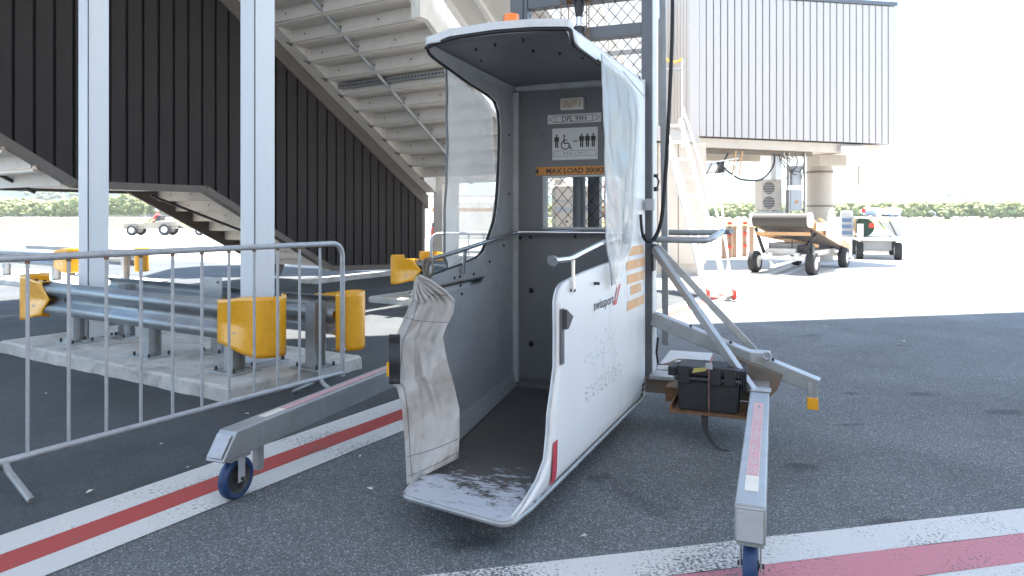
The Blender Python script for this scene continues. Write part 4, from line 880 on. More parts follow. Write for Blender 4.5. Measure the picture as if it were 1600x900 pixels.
# woven diamond mesh
b = MB(MF); X0, X1, Z0, Z1 = -.414, .402, .72, 3.3; pw, ph = .085, .098
def clip(p, q):
    t0, t1 = 0, 1; dx, dz = q[0]-p[0], q[1]-p[1]
    for d_, a_ in ((-dx, p[0]-X0), (dx, X1-p[0]), (-dz, p[1]-Z0), (dz, Z1-p[1])):
        if abs(d_) < 1e-9:
            if a_ < 0: return None
            continue
        r_ = a_/d_
        if d_ < 0: t0 = max(t0, r_)
        else: t1 = min(t1, r_)
    return None if t0 >= t1 else ((p[0]+dx*t0, p[1]+dz*t0), (p[0]+dx*t1, p[1]+dz*t1))
k = -40
while k < 60:
    for sg in (1, -1):
        xa = k*pw; p = (xa, Z0); q_ = (xa+sg*(Z1-Z0)*pw/ph, Z1); c_ = clip(p, q_)
        if c_:
            n_ = max(2, int((c_[1][1]-c_[0][1])/(ph/4))); P_ = []
            for i in range(n_+1):
                t_ = i/n_; x = c_[0][0]+(c_[1][0]-c_[0][0])*t_; z = c_[0][1]+(c_[1][1]-c_[0][1])*t_
                P_.append((x, MU+.06+.004*sg*math.cos(z/ph*2*math.pi), z))
            b.tube(P_, .0024, 4)
    k += 1
b.build('wire_mesh', M['dark'], LIFT)
# hydraulic ram, pulley and chains
MB(MF).cyl((-.035, MU+.02, 2.80), (-.035, MU+.02, 2.62), .02, 16).build('ram_rod', M['chrome'], LIFT, smooth=60)
MB(MF).cyl((-.035, MU+.02, .3), (-.035, MU+.02, 2.62), .045, 16).build('ram_body', M['mast'], LIFT, smooth=60)
MB(MF).cyl((-.035, MU+.02, 2.62), (-.035, MU+.02, 2.67), .040, 16).build('ram_gland', M['dark'], LIFT, smooth=40)
MB(MF).tube([(-.035, MU+.02, 2.74), (-.035, MU+.02, 2.80), (-.035, MU+.02, 2.90), (-.035, MU+.02, 2.98)], [.022, .034, .036, .045], 14).build('ram_head', M['dark'], LIFT, smooth=40)
for x in (-.10, .03): MB(MF).lathe([(.02, -.014), (.07, -.014), (.06, -.005), (.06, .005), (.07, .014), (.02, .014)], Matrix.Translation((x, MU+.0, 2.90)) @ Matrix.Rotation(R(90), 4, 'Y'), 20).build('chain_pulley', M['rust'], LIFT, smooth=40)
for x in (-.155, -.1, .03, .045): MB(MF).cyl((x, MU-.02, 2.3), (x, MU-.02, 3.3), .004, 6).build('lift_chain', M['rust'], LIFT)
MB(MF).box(-.01, .075, MU+.16, MU+.24, .3, 2.3).build('inner_post', M['mast'], LIFT)
MB(MF).tube(smooth_path([(.11, MU+.2, 2.3), (.11, MU+.2, 1.7), (.15, MU+.2, 1.45), (.25, MU+.2, 1.36), (.35, MU+.2, 1.4)], 6), .009, 8).build('hose', M['seal'], LIFT, smooth=60)
MB(MF).beam((.13, MU+.5, 2.2), (.33, MU+.5, .9), .06, .05).build('rear_brace', M['mast'], LIFT)
# slim rear strut right of the mast
MB(MF).beam((.49, 2.45, 3.5), (.51, 2.50, .42), .045, .012, up=(0, 1, 0)).build('rear_strut', M['galv'], LIFT)
# push handle
MB(MF).tube(smooth_path([(.49, 2.16, 1.19), (.62, 2.13, 1.19), (.80, 2.10, 1.19), (.84, 2.12, 1.195), (.87, 2.2, 1.21), (.90, 2.5, 1.24)], 6), .021, 12).build('push_handle', M['galv'], LIFT, smooth=60)
MB(MF).tube(smooth_path([(.50, 2.75, 1.225), (.70, 2.73, 1.225), (.88, 2.7, 1.23), (.96, 2.6, 1.24)], 6), .021, 12).build('push_handle', M['galv'], LIFT, smooth=60)
MB(MF).box(.473, .49, 2.1, 2.2, .98, 1.16).build('brace_lug', M['dark'], LIFT, bevel=.003)
# diagonal braces and stabiliser arm
MB(MF).beam((.49, 2.12, 1.13), (1.125, 1.70, .335), .045, .045).build('diagonal_brace', M['galv'], LIFT, bevel=.004)
MB(MF).beam((.49, 2.18, 1.15), (1.14, 2.28, .44), .045, .045).build('diagonal_brace', M['galv'], LIFT, bevel=.004)
ar = MB(MF).beam((.48, 2.16, .66), (1.485, 1.98, .33), .085, .09).build('stabiliser_arm', M['galv'], LIFT, bevel=.005)
MB(MF).beam((1.455, 1.98, .355), (1.455, 1.98, .20), .055, .075, up=(0, 1, 0)).build('arm_foot', M['galv'], ar, bevel=.003)
MB(MF).beam((1.455, 1.979, .265), (1.455, 1.979, .195), .062, .082, up=(0, 1, 0)).build('yellow_tip', M['yellow'], ar, bevel=.003)
MB(MF).prism([(1.02, 1.96, .47), (1.29, 1.96, .385), (1.26, 1.96, .29), (1.21, 1.96, .235), (1.02, 1.96, .30)], (0, .15, 0)).build('hinge_box', M['rust_galv'], LIFT, bevel=.006)
MB(MF).box(1.10, 1.22, 2.0, 2.12, .44, .50).build('hinge_lug', M['galv_light'], LIFT, bevel=.004)
MB(MF).tube([(1.20+.022*math.cos(a), 1.98, .49+.022*math.sin(a)) for a in [i*math.pi/6 for i in range(13)]], .007, 6).build('shackle', M['galv_light'], LIFT)
for d_ in (.25, .5, .75): MB(MF).cyl(Vector((.48, 2.14, .70)).lerp(Vector((1.485, 1.96, .37)), d_), Vector((.48, 2.14, .71)).lerp(Vector((1.485, 1.96, .38)), d_)+Vector((0, 0, .01)), .01, 6).build('bolt', M['dark'], ar)
# cross beam, rear deck
MB(MF).box(-1.10, 1.10, 2.06, 2.20, .18, .273).build('cross_member', M['rust_galv'], LIFT, bevel=.004)
MB(MF).box(.47, .62, 2.03, 2.2, .275, .30).build('joint_plate', M['galv'], LIFT, bevel=.003)
MB(MF).box(.48, .80, 2.24, 2.95, .26, .30).build('rear_deck', M['galv'], LIFT, bevel=.004)
for i in range(3): MB(MF).tube(smooth_path([(.5+.02*i, 2.25, .33), (.60, 2.32+.1*i, .32), (.68, 2.28+.12*i, .315), (.78, 2.4+.1*i, .31)], 5), .0045, 6).build('deck_cable', M['rust' if i else 'seal'], LIFT)
MB(MF).tube([(.50, 2.22, .34), (.49, 2.22, .42), (.50, 2.22, .52)], .008, 6).build('deck_cable', M['seal'], LIFT)
def leg(x, lab):
    b = MB(MF); w_ = .052
    prof = [(-.05, .215), (-.06, .222), (.03, .34), (2.05, .34), (2.05, .215)] if x < 0 else [(-.005, .212), (-.012, .222), (.0, .335), (.012, .34), (2.0, .34), (2.0, .212)]
    b.prism([(x-w_, u, z) for u, z in prof], (2*w_, 0, 0)); l = b.build('leg', M['galv'], LIFT, bevel=.006)
    if lab: l['label'] = lab
    # end cap, chamfered corners
    pts_ = [(x-.042, -.052, .232), (x+.042, -.052, .232), (x+.042, .015, .322), (x-.042, .015, .322)] if x < 0 else [(x-.044, -.012, .224), (x+.044, -.012, .224), (x+.044, .001, .328), (x-.044, .001, .328)]
    n_ = Vector((0, -.8, .55)) if x < 0 else Vector((0, -1, .1))
    MB(MF).prism([Vector(p)+n_*.008 for p in pts_], n_*.004).build('end_plate', M['galv_light'], l, bevel=.001)
    u0 = .08
    # castor
    c = MB(MF).box(x-.045, x+.045, u0-.08, u0+.05, .20, .2145).build('castor_plate', M['galv'], l)
    for sx in (-1, 1): MB(MF).box(x+sx*.034-.003, x+sx*.034+.003, u0-.022, u0+.022, .085, .20).build('castor_fork', M['galv_light'], l, bevel=.002)
    T = Matrix.Translation((x, u0, .1)) @ Matrix.Rotation(R(90), 4, 'Y')
    MB(MF).lathe([(.072, -.022), (.09, -.025), (.0975, -.018), (.1, 0), (.0975, .018), (.09, .025), (.072, .022)], T, 40).build('castor_tyre', M['blue_rubber'], l, smooth=50)
    MB(MF).lathe([(0, -.028), (.018, -.028), (.02, -.012), (.06, -.010), (.073, -.021), (.073, .021), (.06, .010), (.02, .012), (.018, .028), (0, .028)], T, 30).build('castor_rim', M['dark'], l, smooth=40)
    MB(MF).cyl((x-.046, u0, .1), (x+.046, u0, .1), .009, 8).build('axle_bolt', M['dark'], l)
    return l
ll = leg(-1.163, 'left leg with a sloping end plate'); lr = leg(1.163, 'right leg pointing at the viewer')
MB(MF).box(-1.19, -1.15, .22, .26, .085, .215).build('parking_stub', M['galv'], ll, bevel=.003)
# warning labels on top of the legs
def leglabel(x, u0_, u1_, l, flip):
    b = MB(MF); b.box(x-.024, x+.024, u0_-.16, u0_, .3405, .3418); b.build('pale_label', M['decal_pale'], l)
    lb = MB(MF).box(x-.024, x+.024, u0_+.004, u1_, .3405, .3418).build('warning_label', M['decal_pink'], l)
    outline(plane_T(MF, (x, (u0_+u1_)/2, .342), (0, 1, 0), (-1, 0, 0)), -(u1_-u0_)/2+.004, (u1_-u0_)/2-.004, -.022, .022, .003, lb, M['decal_white'])
    text('DO NOT TOW UNDER ANY AERODROME', plane_T(MF, (x, (u0_+u1_)/2, .3423), (0, 1, 0), (-1, 0, 0)), (u1_-u0_)*.94, .027, M['decal_white'], lb, bold=.012)
leglabel(1.163, .30, 1.42, lr, 0); leglabel(-1.163, .42, 1.5, ll, 0)
MB(MF).box(1.11, 1.225, 1.66, 1.74, .341, .350).build('brace_foot', M['galv_light'], lr, bevel=.003)
# battery tray and box
tr_ = MB(MF).box(.66, 1.12, 1.62, 1.98, .185, .197).box(.66, .672, 1.62, 1.98, .197, .23).build('battery_tray', M['rust'], LIFT, bevel=.002)
MB(MF).box(.60, .72, 1.88, 2.05, .18, .27).build('tray_arm', M['rust'], LIFT)
bt = thing('battery_box', MF @ Vector((.87, 1.78, .2)), 'black plastic battery box strapped onto the rusty tray beside the right leg', 'battery box')
MB(MF).prism([(.71, 1.66, .2), (1.045, 1.66, .2), (1.055, 1.66, .37), (.70, 1.66, .37)], (0, .24, 0)).build('body', M['box_plastic'], bt, bevel=.008)
MB(MF).box(.685, 1.07, 1.645, 1.915, .37, .40).box(.695, 1.06, 1.66, 1.90, .40, .455).build('lid', M['box_plastic'], bt, bevel=.012)
for x in (.74, .92, 1.0): MB(MF).box(x-.032, x+.032, 1.640, 1.66, .36, .462).build('lid_rib', M['box_plastic'], bt, bevel=.004)
MB(MF).box(.64, .69, 1.70, 1.86, .385, .44).build('lid_handle', M['box_plastic'], bt, bevel=.006)
for i in range(3): MB(MF).box(1.062+.012*i, 1.068+.012*i, 1.66, 1.88, .30+.02*i, .45).build('side_fin', M['box_plastic'], bt)
st = thing('tie_down_strap', MF @ Vector((.87, 1.65, .2)), 'webbing strap round the battery box with its loose end hanging to the ground', 'strap')
b = MB(MF); P_ = [(.885, 1.90, .475), (.885, 1.66, .472), (.885, 1.634, .46), (.885, 1.632, .38), (.884, 1.645, .30), (.884, 1.652, .20), (.884, 1.66, .172)]
for i in range(len(P_)-1): b.beam(P_[i], P_[i+1], .014, .004, up=(1, 0, 0) if i > 1 else (0, 0, 1))
b.build('webbing', M['strap_red'], st)
b = MB(MF); P_ = [Vector(p) for p in [(.86, 1.64, .20), (.862, 1.628, .16), (.868, 1.62, .11), (.90, 1.60, .05), (.94, 1.585, .018), (.985, 1.58, .012), (1.0, 1.58, .012)]]; P_ = smooth_path(P_, 4)
vs = []
for i, p in enumerate(P_):
    k_ = .022*(1-i/len(P_)*.55); tw = i/len(P_)*2.2; vs += [p+Vector((-k_*math.cos(tw), -k_*math.sin(tw)*.6, 0)), p+Vector((k_*math.cos(tw), k_*math.sin(tw)*.6, 0))]
b.add(vs, [(2*i, 2*i+1, 2*i+3, 2*i+2) for i in range(len(P_)-1)]); b.build('loose_end', M['strap'], st, solid=.002)
MB(MF).box(.865, .905, 1.628, 1.64, .455, .49).build('ratchet', M['galv_light'], st, bevel=.003)
MB(MF).prism([(.79, 1.636, .425), (.87, 1.634, .445), (.875, 1.634, .465), (.80, 1.636, .455)], (0, -.003, 0)).build('strap_tag', M['khaki'], st)
# control box and coiled black cable on the mast
MB(MF).box(.455, .505, 1.98, 2.06, 1.385, 1.46).build('control_box', M['cab_grey'], LIFT, bevel=.004)
P_ = smooth_path([at(1051, -40, 4.62), at(1050, 60, 4.61), at(1045, 180, 4.6), at(1040, 270, 4.58), at(1034, 340, 4.55), at(1024, 370, 4.5), at(1013, 377, 4.45), at(1004, 365, 4.42), at(1001, 335, 4.42)], 14)
cb_ = MB().tube(P_, .0095, 10).build('power_cable', M['seal'], LIFT, smooth=60)
b = MB()
P2 = P_[:int(len(P_)*.86)]
for i in range(1, len(P2)-1):
    for f_ in (0, .33, .66):
        p = P2[i].lerp(P2[i+1], f_); d_ = (P2[i+1]-P2[i]).normalized()*.006; b.tube([p-d_, p+d_], .013, 8, False)
b.build('cable_coil', M['seal'], cb_, smooth=60)
for z_, r_ in ((1.62, .012), (1.53, .016)): MB(MF).cyl((.481, 2.18, z_), (.505, 2.17, z_), r_, 10).build('switch_knob', M['dark'], LIFT)
MB(MF).tube([(.50, 2.17, 1.61), (.515, 2.16, 1.58), (.505, 2.16, 1.54)], .006, 6).build('latch', M['dark'], LIFT)

# ---------------------------------------------------------------- belt loader
h_ = Vector((.62, .785, 0)); s_ = Vector((.785, -.62, 0)); FRp = Vector((6.84, 15.75, 0)); FLp = FRp-s_*1.3
LF = Matrix(((s_.x, h_.x, 0, FLp.x), (s_.y, h_.y, 0, FLp.y), (0, 0, 1, 0), (0, 0, 0, 1)))     # x across 0..1.3, y back
bl = thing('belt_loader', LF @ Vector((.65, 1.5, 0)), 'orange and white towable belt loader with dark roller under the jet bridge', 'belt loader')
def wheel(F, x, y, r, wd, par, rim='white_steel'):
    T = Matrix.Translation((x, y, r)) @ Matrix.Rotation(R(90), 4, 'Y')
    o = MB(F).lathe([(r*.55, -wd/2), (r*.92, -wd/2), (r, -wd*.3), (r, wd*.3), (r*.92, wd/2), (r*.55, wd/2)], T, 28).build('wheel', M['rubber'], par, smooth=40)
    MB(F).lathe([(0, -wd*.35), (r*.2, -wd*.4), (r*.5, -wd*.3), (r*.56, -wd*.48), (r*.56, wd*.48), (r*.5, wd*.3), (r*.2, wd*.4), (0, wd*.35)], T, 20).build('rim', M[rim], o, smooth=40)
for x, y in ((0, 0), (1.3, 0), (0.1, 3.0), (1.3, 2.95)): wheel(LF, x, y, .26, .19, bl)
MB(LF).beam((-.15, 0, .36), (1.45, 0, .36), .10, .09).build('front_axle', M['white_steel'], bl)
MB(LF).beam((.35, 0, .42), (.35, 3.4, .42), .1, .12).beam((.95, 0, .42), (.95, 3.4, .42), .1, .12).beam((.1, 2.95, .34), (1.3, 2.95, .34), .1, .1).build('chassis', M['white_steel'], bl)
MB(LF).beam((.35, 0, .33), (.65, -.75, .2), .05, .05).beam((.95, 0, .33), (.65, -.75, .2), .05, .05).build('drawbar', M['white_steel'], bl)
MB(LF).tube([(.65+.04*math.cos(a), -.8+.04*math.sin(a), .2) for a in [i*math.pi/5 for i in range(11)]], .012, 6).build('tow_eye', M['galv'], bl)
e1, e2 = Vector((0, -.15, 1.22)), Vector((0, 3.7, .50))
def cv_(x, t_, dz=0): p = e1.lerp(e2, t_); return (x, p.y, p.z+dz)
for x in (.02, 1.26): MB(LF).beam(cv_(x, 0), cv_(x, 1), .08, .20).build('conveyor_side', M['orange_paint'], bl, bevel=.01)
MB(LF).beam(cv_(.64, .02, .04), cv_(.64, .98, .04), 1.14, .03).build('belt', M['belt'], bl)
MB(LF).beam(cv_(.64, .06, -.09), cv_(.64, .98, -.09), 1.14, .02).build('belly_plate', M['taupe'], bl)
MB(LF).cyl(cv_(.02, 0, .03), cv_(1.26, 0, .03), .155, 24).build('roller', M['belt'], bl, smooth=40)
for x in (-.03, 1.27): MB(LF).cyl(cv_(x, 0, .03), cv_(x+.06, 0, .03), .17, 20).build('roller_end', M['white_steel'], bl, smooth=40)
for P_ in (((.0, .05, 1.05), (.10, .35, .45)), ((1.28, .0, 1.0), (1.15, .5, .4))): MB(LF).beam(*P_, .06, .06).build('support_leg', M['dark'], bl)
MB(LF).beam((.02, .0, .93), (1.26, .0, .93), .06, .08).beam((.1, .02, .9), (1.2, .9, .62), .05, .08).build('cross_brace', M['orange_paint'], bl)
en = MB(LF).box(.20, .95, .35, 1.1, .45, .70).build('engine', M['cab_grey'], bl, bevel=.03)
MB(LF).tube([(.28, .2, .45), (.28, .2, .82), (.80, .2, .82), (.80, .2, .45)], .018, 6).build('engine_guard', M['dark'], bl)
MB(LF).box(.2, .9, .12, .34, .42, .58).build('step_box', M['pale_grey'], bl, bevel=.02)
MB(LF).box(.9, 1.15, .25, .8, .45, .66).build('hydraulic_pump', M['dark'], bl, bevel=.02)
MB(LF).cyl((.97, .1, .42), (1.14, .9, .9), .035, 10).build('lift_cylinder', M['dark'], bl)
for y in (.7, 1.25): MB(LF).beam((1.33, y, .85), (1.33, y, 1.35), .05, .05).build('rail_upright', M['yellow'], bl)
MB(LF).beam((1.33, .5, 1.28), (1.33, 2.0, .98), .05, .05).build('side_rail', M['orange_paint'], bl)
b = MB(LF); b.prism([(1.36, .9, .85), (1.36, 2.2, .62), (1.36, 1.9, 1.0), (1.36, 1.5, 1.52), (1.36, 1.25, 1.50), (1.36, 1.05, 1.2)], (.05, 0, 0)); b.build('side_fairing', M['white_steel'], bl, bevel=.01)
MB(LF).box(1.33, 1.38, .2, .9, 1.0, 1.18).build('control_panel', M['white_steel'], bl)

# ---------------------------------------------------------------- cart with hoses and bags
CFm = Matrix.Translation(Vector((10.75, 21.6, 0))) @ Matrix.Rotation(R(-24), 4, 'Z')
ct = thing('service_cart', CFm @ Vector((.5, 1.8, 0)), 'low white service cart piled with pale bags, right of the belt loader', 'cart')
for x, y in ((.1, 0), (1.15, 0), (.1, 3.0), (1.25, 3.0)): wheel(CFm, x, y, .27, .20, ct)
MB(CFm).beam((0, 0, .62), (1.3, 0, .62), .08, .10).box(-.05, 1.35, -.2, 3.4, .60, .68).box(.2, .9, 0, .3, .2, .26).build('deck', M['white_steel'], ct)
MB(CFm).box(.15, 1.0, .1, 1.6, .27, .58).build('underbox', M['cab_grey'], ct, bevel=.03)
MB(CFm).cyl((.25, .25, .98), (.25, 2.3, .98), .28, 24).build('tank', M['green'], ct, smooth=40)
MB(CFm).prism([(.65, -.05, 1.15), (1.25, -.05, 1.15), (1.25, -.05, .75), (1.1, -.05, .72)], (0, .1, 0)).build('splash_plate', M['pale_grey'], ct)
MB(CFm).box(-.05, 1.35, -.15, 3.3, 1.26, 1.31).build('upper_shelf', M['white_steel'], ct)
for x in (-.03, 1.32):
    for y in (-.12, 1.5, 3.2): MB(CFm).box(x-.025, x+.025, y-.025, y+.025, .68, 1.26).build('shelf_post', M['orange_paint'] if x < 0 and y < 0 else M['white_steel'], ct)
MB(CFm).box(.02, .2, -.22, -.17, .7, 1.1).build('white_bin', M['white_steel'], ct)
MB(CFm).box(.35, .5, -.2, -.14, .98, 1.12).build('red_box', M['red'], ct); MB(CFm).box(.15, .26, -.2, -.14, 1.45, 1.58).build('red_box', M['red'], ct)
rk = MB(CFm).box(-.42, -.08, .1, .9, .65, 1.5).build('side_rack', M['pale_grey'], ct, bevel=.04)
for z in (.75, .95, 1.15): MB(CFm).box(-.39, -.12, .08, .099, z, z+.12).build('rack_slot', M['blue'], rk)
MB(CFm).beam((.95, -.1, .7), (.6, -.1, 1.2), .03, .03).beam((.9, -.12, 1.2), (1.1, -.12, .75), .03, .03).build('hose_bracket', M['dark'], ct)
MB(CFm).tube([(2.4, 2.2, .7), (2.42, 2.2, 1.45), (2.3, 2.2, 1.5), (2.25, 2.2, 1.45)], .02, 6).build('tow_hook', M['cab_grey'], ct); MB(CFm).beam((1.3, 2.2, .7), (2.5, 2.2, .7), .05, .04).build('tow_bar', M['pale_grey'], ct)
q = random.Random(2)
BAGL = ['blue soft bag lying at the near left end of the pile on the service cart', 'white soft bag low in the pile, middle of the service cart', 'grey soft bag in the pile, left part of the service cart', 'white soft bag in the pile, right part of the service cart', 'grey soft bag at the back of the pile on the service cart', 'blue soft bag in the middle of the pile on the service cart', 'grey soft bag at the front of the pile on the service cart', 'white soft bag at the back of the pile on the service cart', 'grey soft bag at the far end of the service cart', 'white soft bag, the rightmost one lying on the service cart', 'blue soft bag at the far right of the pile on the service cart']
for i in range(11):
    c = CFm @ Vector((q.uniform(-.0, 1.3), q.uniform(0, 2.6), 1.40+q.uniform(0, .12)))
    tg = MB().blob(c, (q.uniform(.16, .28), q.uniform(.2, .3), q.uniform(.08, .15)), 2, jit=.12, seed=i).build('bag', M['blue' if i % 5 == 0 else 'white_steel' if i % 2 else 'pale_grey'], smooth=60)
    tag(tg, BAGL[i], 'bag', 'bags piled on the service cart')

# ---------------------------------------------------------------- tow tractor far away on the left
TF = Matrix.Translation(Vector((-26.6, 47, 0))) @ Matrix.Rotation(R(4), 4, 'Z')
tt = thing('tow_tractor', TF @ Vector((1.5, .6, 0)), 'small pale airport tow tractor on the sunlit apron far left', 'tractor')
for x in (.75, 2.9):
    for y in (0, 1.3): wheel(TF @ Matrix.Rotation(R(-90), 4, 'Z'), -y, x, .40 if x > 1 else .36, .25, tt, 'pale_grey')
MB(TF).box(0, 3.6, .1, 1.2, .45, .60).box(.1, 1.5, .1, 1.2, .60, .88).box(2.2, 3.6, .1, 1.2, .60, 1.0).build('body', M['bridge_cream2'], tt, bevel=.06)
MB(TF).prism([(1.95, .2, .6), (2.4, .2, .6), (2.55, .2, 1.35), (2.35, .2, 1.38)], (0, .8, 0)).build('seat', M['dark'], tt)
MB(TF).tube([(1.55, .6, .85), (1.8, .6, 1.25)], .03, 6).build('steering_column', M['dark'], tt)
MB(TF).box(3.6, 4.0, .5, .8, .5, .6).build('hitch', M['dark'], tt)
MB(TF).box(1.5, 3.0, .05, .12, .5, .9).build('fender', M['bridge_cream2'], tt)
# driver
pf = MB(TF); dr = thing('person', TF @ Vector((2.2, .6, .8)), 'seated driver with a red top on the far tow tractor', 'person')
def skin_body(F, pts, edges, rad, m, name, par):
    me = bpy.data.meshes.new(name); me.from_pydata([F @ Vector(p) for p in pts], edges, []); o = bpy.data.objects.new(name, me); COL.objects.link(o)
    sk = o.modifiers.new('skin', 'SKIN'); sv = me.skin_vertices[0].data if me.skin_vertices else None
    if sv is None:
        bm = bmesh.new(); bm.from_mesh(me); bm.verts.layers.skin.verify(); bm.to_mesh(me); bm.free(); sv = me.skin_vertices[0].data
    for i, r_ in enumerate(rad): sv[i].radius = (r_, r_)
    sv[0].use_root = True
    o.modifiers.new('sub', 'SUBSURF').render_levels = 1; me.materials.append(m); adopt(o, par); return o
skin_body(TF, [(2.25, .6, .95), (2.2, .6, 1.2), (2.18, .6, 1.42), (2.16, .6, 1.52), (2.14, .6, 1.62), (2.18, .38, 1.38), (1.98, .36, 1.15), (1.78, .5, 1.2), (2.18, .82, 1.38), (1.98, .84, 1.15), (1.78, .7, 1.2), (1.9, .48, .95), (1.78, .48, .62), (1.66, .48, .6), (1.9, .72, .95), (1.78, .72, .62), (1.66, .72, .6)],
          [(0, 1), (1, 2), (2, 3), (3, 4), (2, 5), (5, 6), (6, 7), (2, 8), (8, 9), (9, 10), (0, 11), (11, 12), (12, 13), (0, 14), (14, 15), (15, 16)],
          [.15, .15, .15, .06, .11, .07, .05, .04, .07, .05, .04, .08, .06, .05, .08, .06, .05], M['red'], 'body', dr)
MB(TF).blob((2.14, .6, 1.74), (.15, .15, .12), 2, jit=.03).build('sun_hat', M['pale_grey'], dr, smooth=60)
tl = thing('baggage_trolley', TF @ Vector((5.5, .6, 0)), 'low pale trolley hitched behind the far tow tractor', 'trolley')
for x in (5.2, 7.2): wheel(TF @ Matrix.Rotation(R(-90), 4, 'Z'), -.0, x, .3, .2, tl, 'pale_grey')
MB(TF).box(4.1, 7.6, .0, 1.3, .5, .6).box(3.9, 4.2, .55, .75, .5, .56).build('bed', M['bridge_cream2'], tl, bevel=.02)
for x in (4.3, 5.4, 6.5, 7.5): MB(TF).box(x, x+.05, 0, .05, .6, 1.1).build('stake', M['bridge_cream2'], tl)
for x, z in ((5.2, .75), (5.9, .7), (6.3, .9)): MB(TF).box(x, x+.5, .3, .9, .6, z+.25).build('crate', M['blue'], tl, bevel=.02)

# ---------------------------------------------------------------- things glimpsed through the gap and the rear window
t = thing('utility_van', (-2.6, 24, 0), 'white utility vehicle glimpsed through the gap left of the lift cabin', 'van')
VF = Matrix.Translation(Vector((-3.2, 25, 0)))
MB(VF).box(-.1, 3.4, 0, 1.7, .5, 2.0).build('body', M['white_steel'], t, bevel=.15)
MB(VF).box(.3, 3.0, -.01, 0.0, 1.5, 1.62).build('side_band', M['orange_paint'], t)
MB(VF).box(.5, 2.9, .2, 1.5, 2.0, 2.1).build('roof_rack', M['pale_grey'], t)
for x in (.8, 2.6): wheel(VF @ Matrix.Rotation(R(-90), 4, 'Z'), -0.05, x, .36, .24, t)
t = thing('fire_extinguisher', (-2.25, 20, 0), 'tiny red and black extinguisher on a stand in the gap left of the lift', 'fire extinguisher')
MB().box(-2.33, -2.17, 19.95, 20.1, 0, .6).build('stand', M['taupe'], t, bevel=.02)
MB().lathe([(0, .6), (.09, .62), (.10, .66), (.10, .95), (.06, 1.03), (0, 1.04)], Matrix.Translation((-2.25, 20, 0)), 14).build('cylinder', M['red'], t, smooth=40)
MB().cyl((-2.25, 20, 1.03), (-2.25, 20, 1.14), .07, 10).build('valve', M['dark'], t)
t = thing('equipment_cabinet', (1.05, 14, 0), 'beige equipment cabinet seen through the lift rear window mesh', 'cabinet')
xa, xb = 65/1080*12, 150/1080*12
MB().box(.75, 1.55, 12.0, 13.0, .05, 1.88).build('body', M['bridge_cream'], t, bevel=.02)
MB().box(.74, 1.56, 11.975, 12.0, 1.42, 1.50).build('dark_band', M['cab_grey'], t); MB().box(.74, 1.56, 11.98, 12.0, 1.60, 1.62).build('joint', M['cab_grey'], t)
for x, z in ((.95, 1.25), (1.3, 1.1)): MB().cyl((x, 11.97, z), (x, 12.0, z), .02, 8).build('bolt', M['dark'], t)
t = thing('safety_net', (1.9, 12.4, 0), 'orange safety netting seen through the lift rear window', 'net')
b = MB()
for i in range(7): b.box(1.5+.06*i, 1.512+.06*i, 12.2, 12.21, .9, 2.0-.02*i)
for i in range(12): b.box(1.5, 1.88, 12.2, 12.21, .95+.09*i, .965+.09*i)
b.build('netting', M['red'], t)

# ---------------------------------------------------------------- litter and leaves on the ground
q = random.Random(9)
for px, py, sz, lb in ((140, 773, .022, 'left of the white and red stripe at lower left'), (252, 698, .012, 'under the middle of the near crowd barrier'), (293, 735, .009, 'beside the left castor, on the dark asphalt'), (72, 618, .012, 'behind the near crowd barrier at far left'), (385, 650, .02, 'between the barrier and the left leg of the lift'), (563, 717, .014, 'just right of the lower white stripe'), (578, 768, .02, 'left of the cabin lip'), (912, 843, .016, 'in front of the cabin, near the worn stripe'), (1412, 535, .02, 'right of the stabiliser arm, beside a brown stain'), (1290, 512, .012, 'near the edge of the sunlit apron'), (520, 548, .014, 'between the concrete island and the canvas flap'), (1344, 561, .01, 'right of the yellow arm tip')):
    Y = 1.35*1080/(py-337); c = Vector(((px-800)/1080*Y, Y, .016)); a = q.uniform(0, 3)
    b = MB(Matrix.Translation(c) @ Matrix.Rotation(a, 4, 'Z')); b.add([(-sz, 0, .0), (-sz*.3, -sz*.5, .004), (sz, -.1*sz, .001), (sz*.4, sz*.5, .005), (-sz*.4, sz*.45, 0)], [(0, 1, 3, 4), (1, 2, 3)])
    tag(b.build('dry_leaf', M['litter'], fix=False, solid=.0008), 'pale scrap of dry leaf '+lb, 'leaf', 'scraps and dry leaves on the asphalt')
# oil and rust stains in the asphalt, plus shade painted under the cabin lip
def stain_mat(name, col, amt):
    m = bpy.data.materials.new(name); m.use_nodes = True; t_ = m.node_tree; N = t_.nodes; K = t_.links.new; p_ = N['Principled BSDF']; p_.inputs['Base Color'].default_value = (*col, 1); p_.inputs['Roughness'].default_value = .7
    c = N.new('ShaderNodeTexCoord'); g_ = N.new('ShaderNodeTexGradient'); g_.gradient_type = 'SPHERICAL'; K(c.outputs['Object'], g_.inputs[0])
    n_ = N.new('ShaderNodeTexNoise'); n_.inputs['Scale'].default_value = 5; n_.inputs['Detail'].default_value = 9; n_.inputs['Roughness'].default_value = .75; K(c.outputs['Object'], n_.inputs[0])
    mu = N.new('ShaderNodeMath'); mu.operation = 'MULTIPLY'; K(g_.outputs[1], mu.inputs[0]); K(n_.outputs[0], mu.inputs[1])
    r_ = N.new('ShaderNodeMapRange'); r_.inputs[1].default_value = .18; r_.inputs[2].default_value = .40; r_.inputs[4].default_value = amt; K(mu.outputs[0], r_.inputs[0]); K(r_.outputs[0], p_.inputs['Alpha']); return m
M['oil'] = stain_mat('oil_shade_patch', (.03, .03, .032), .35); M['rust_stain'] = stain_mat('rust_stain', (.20, .12, .06), .8)
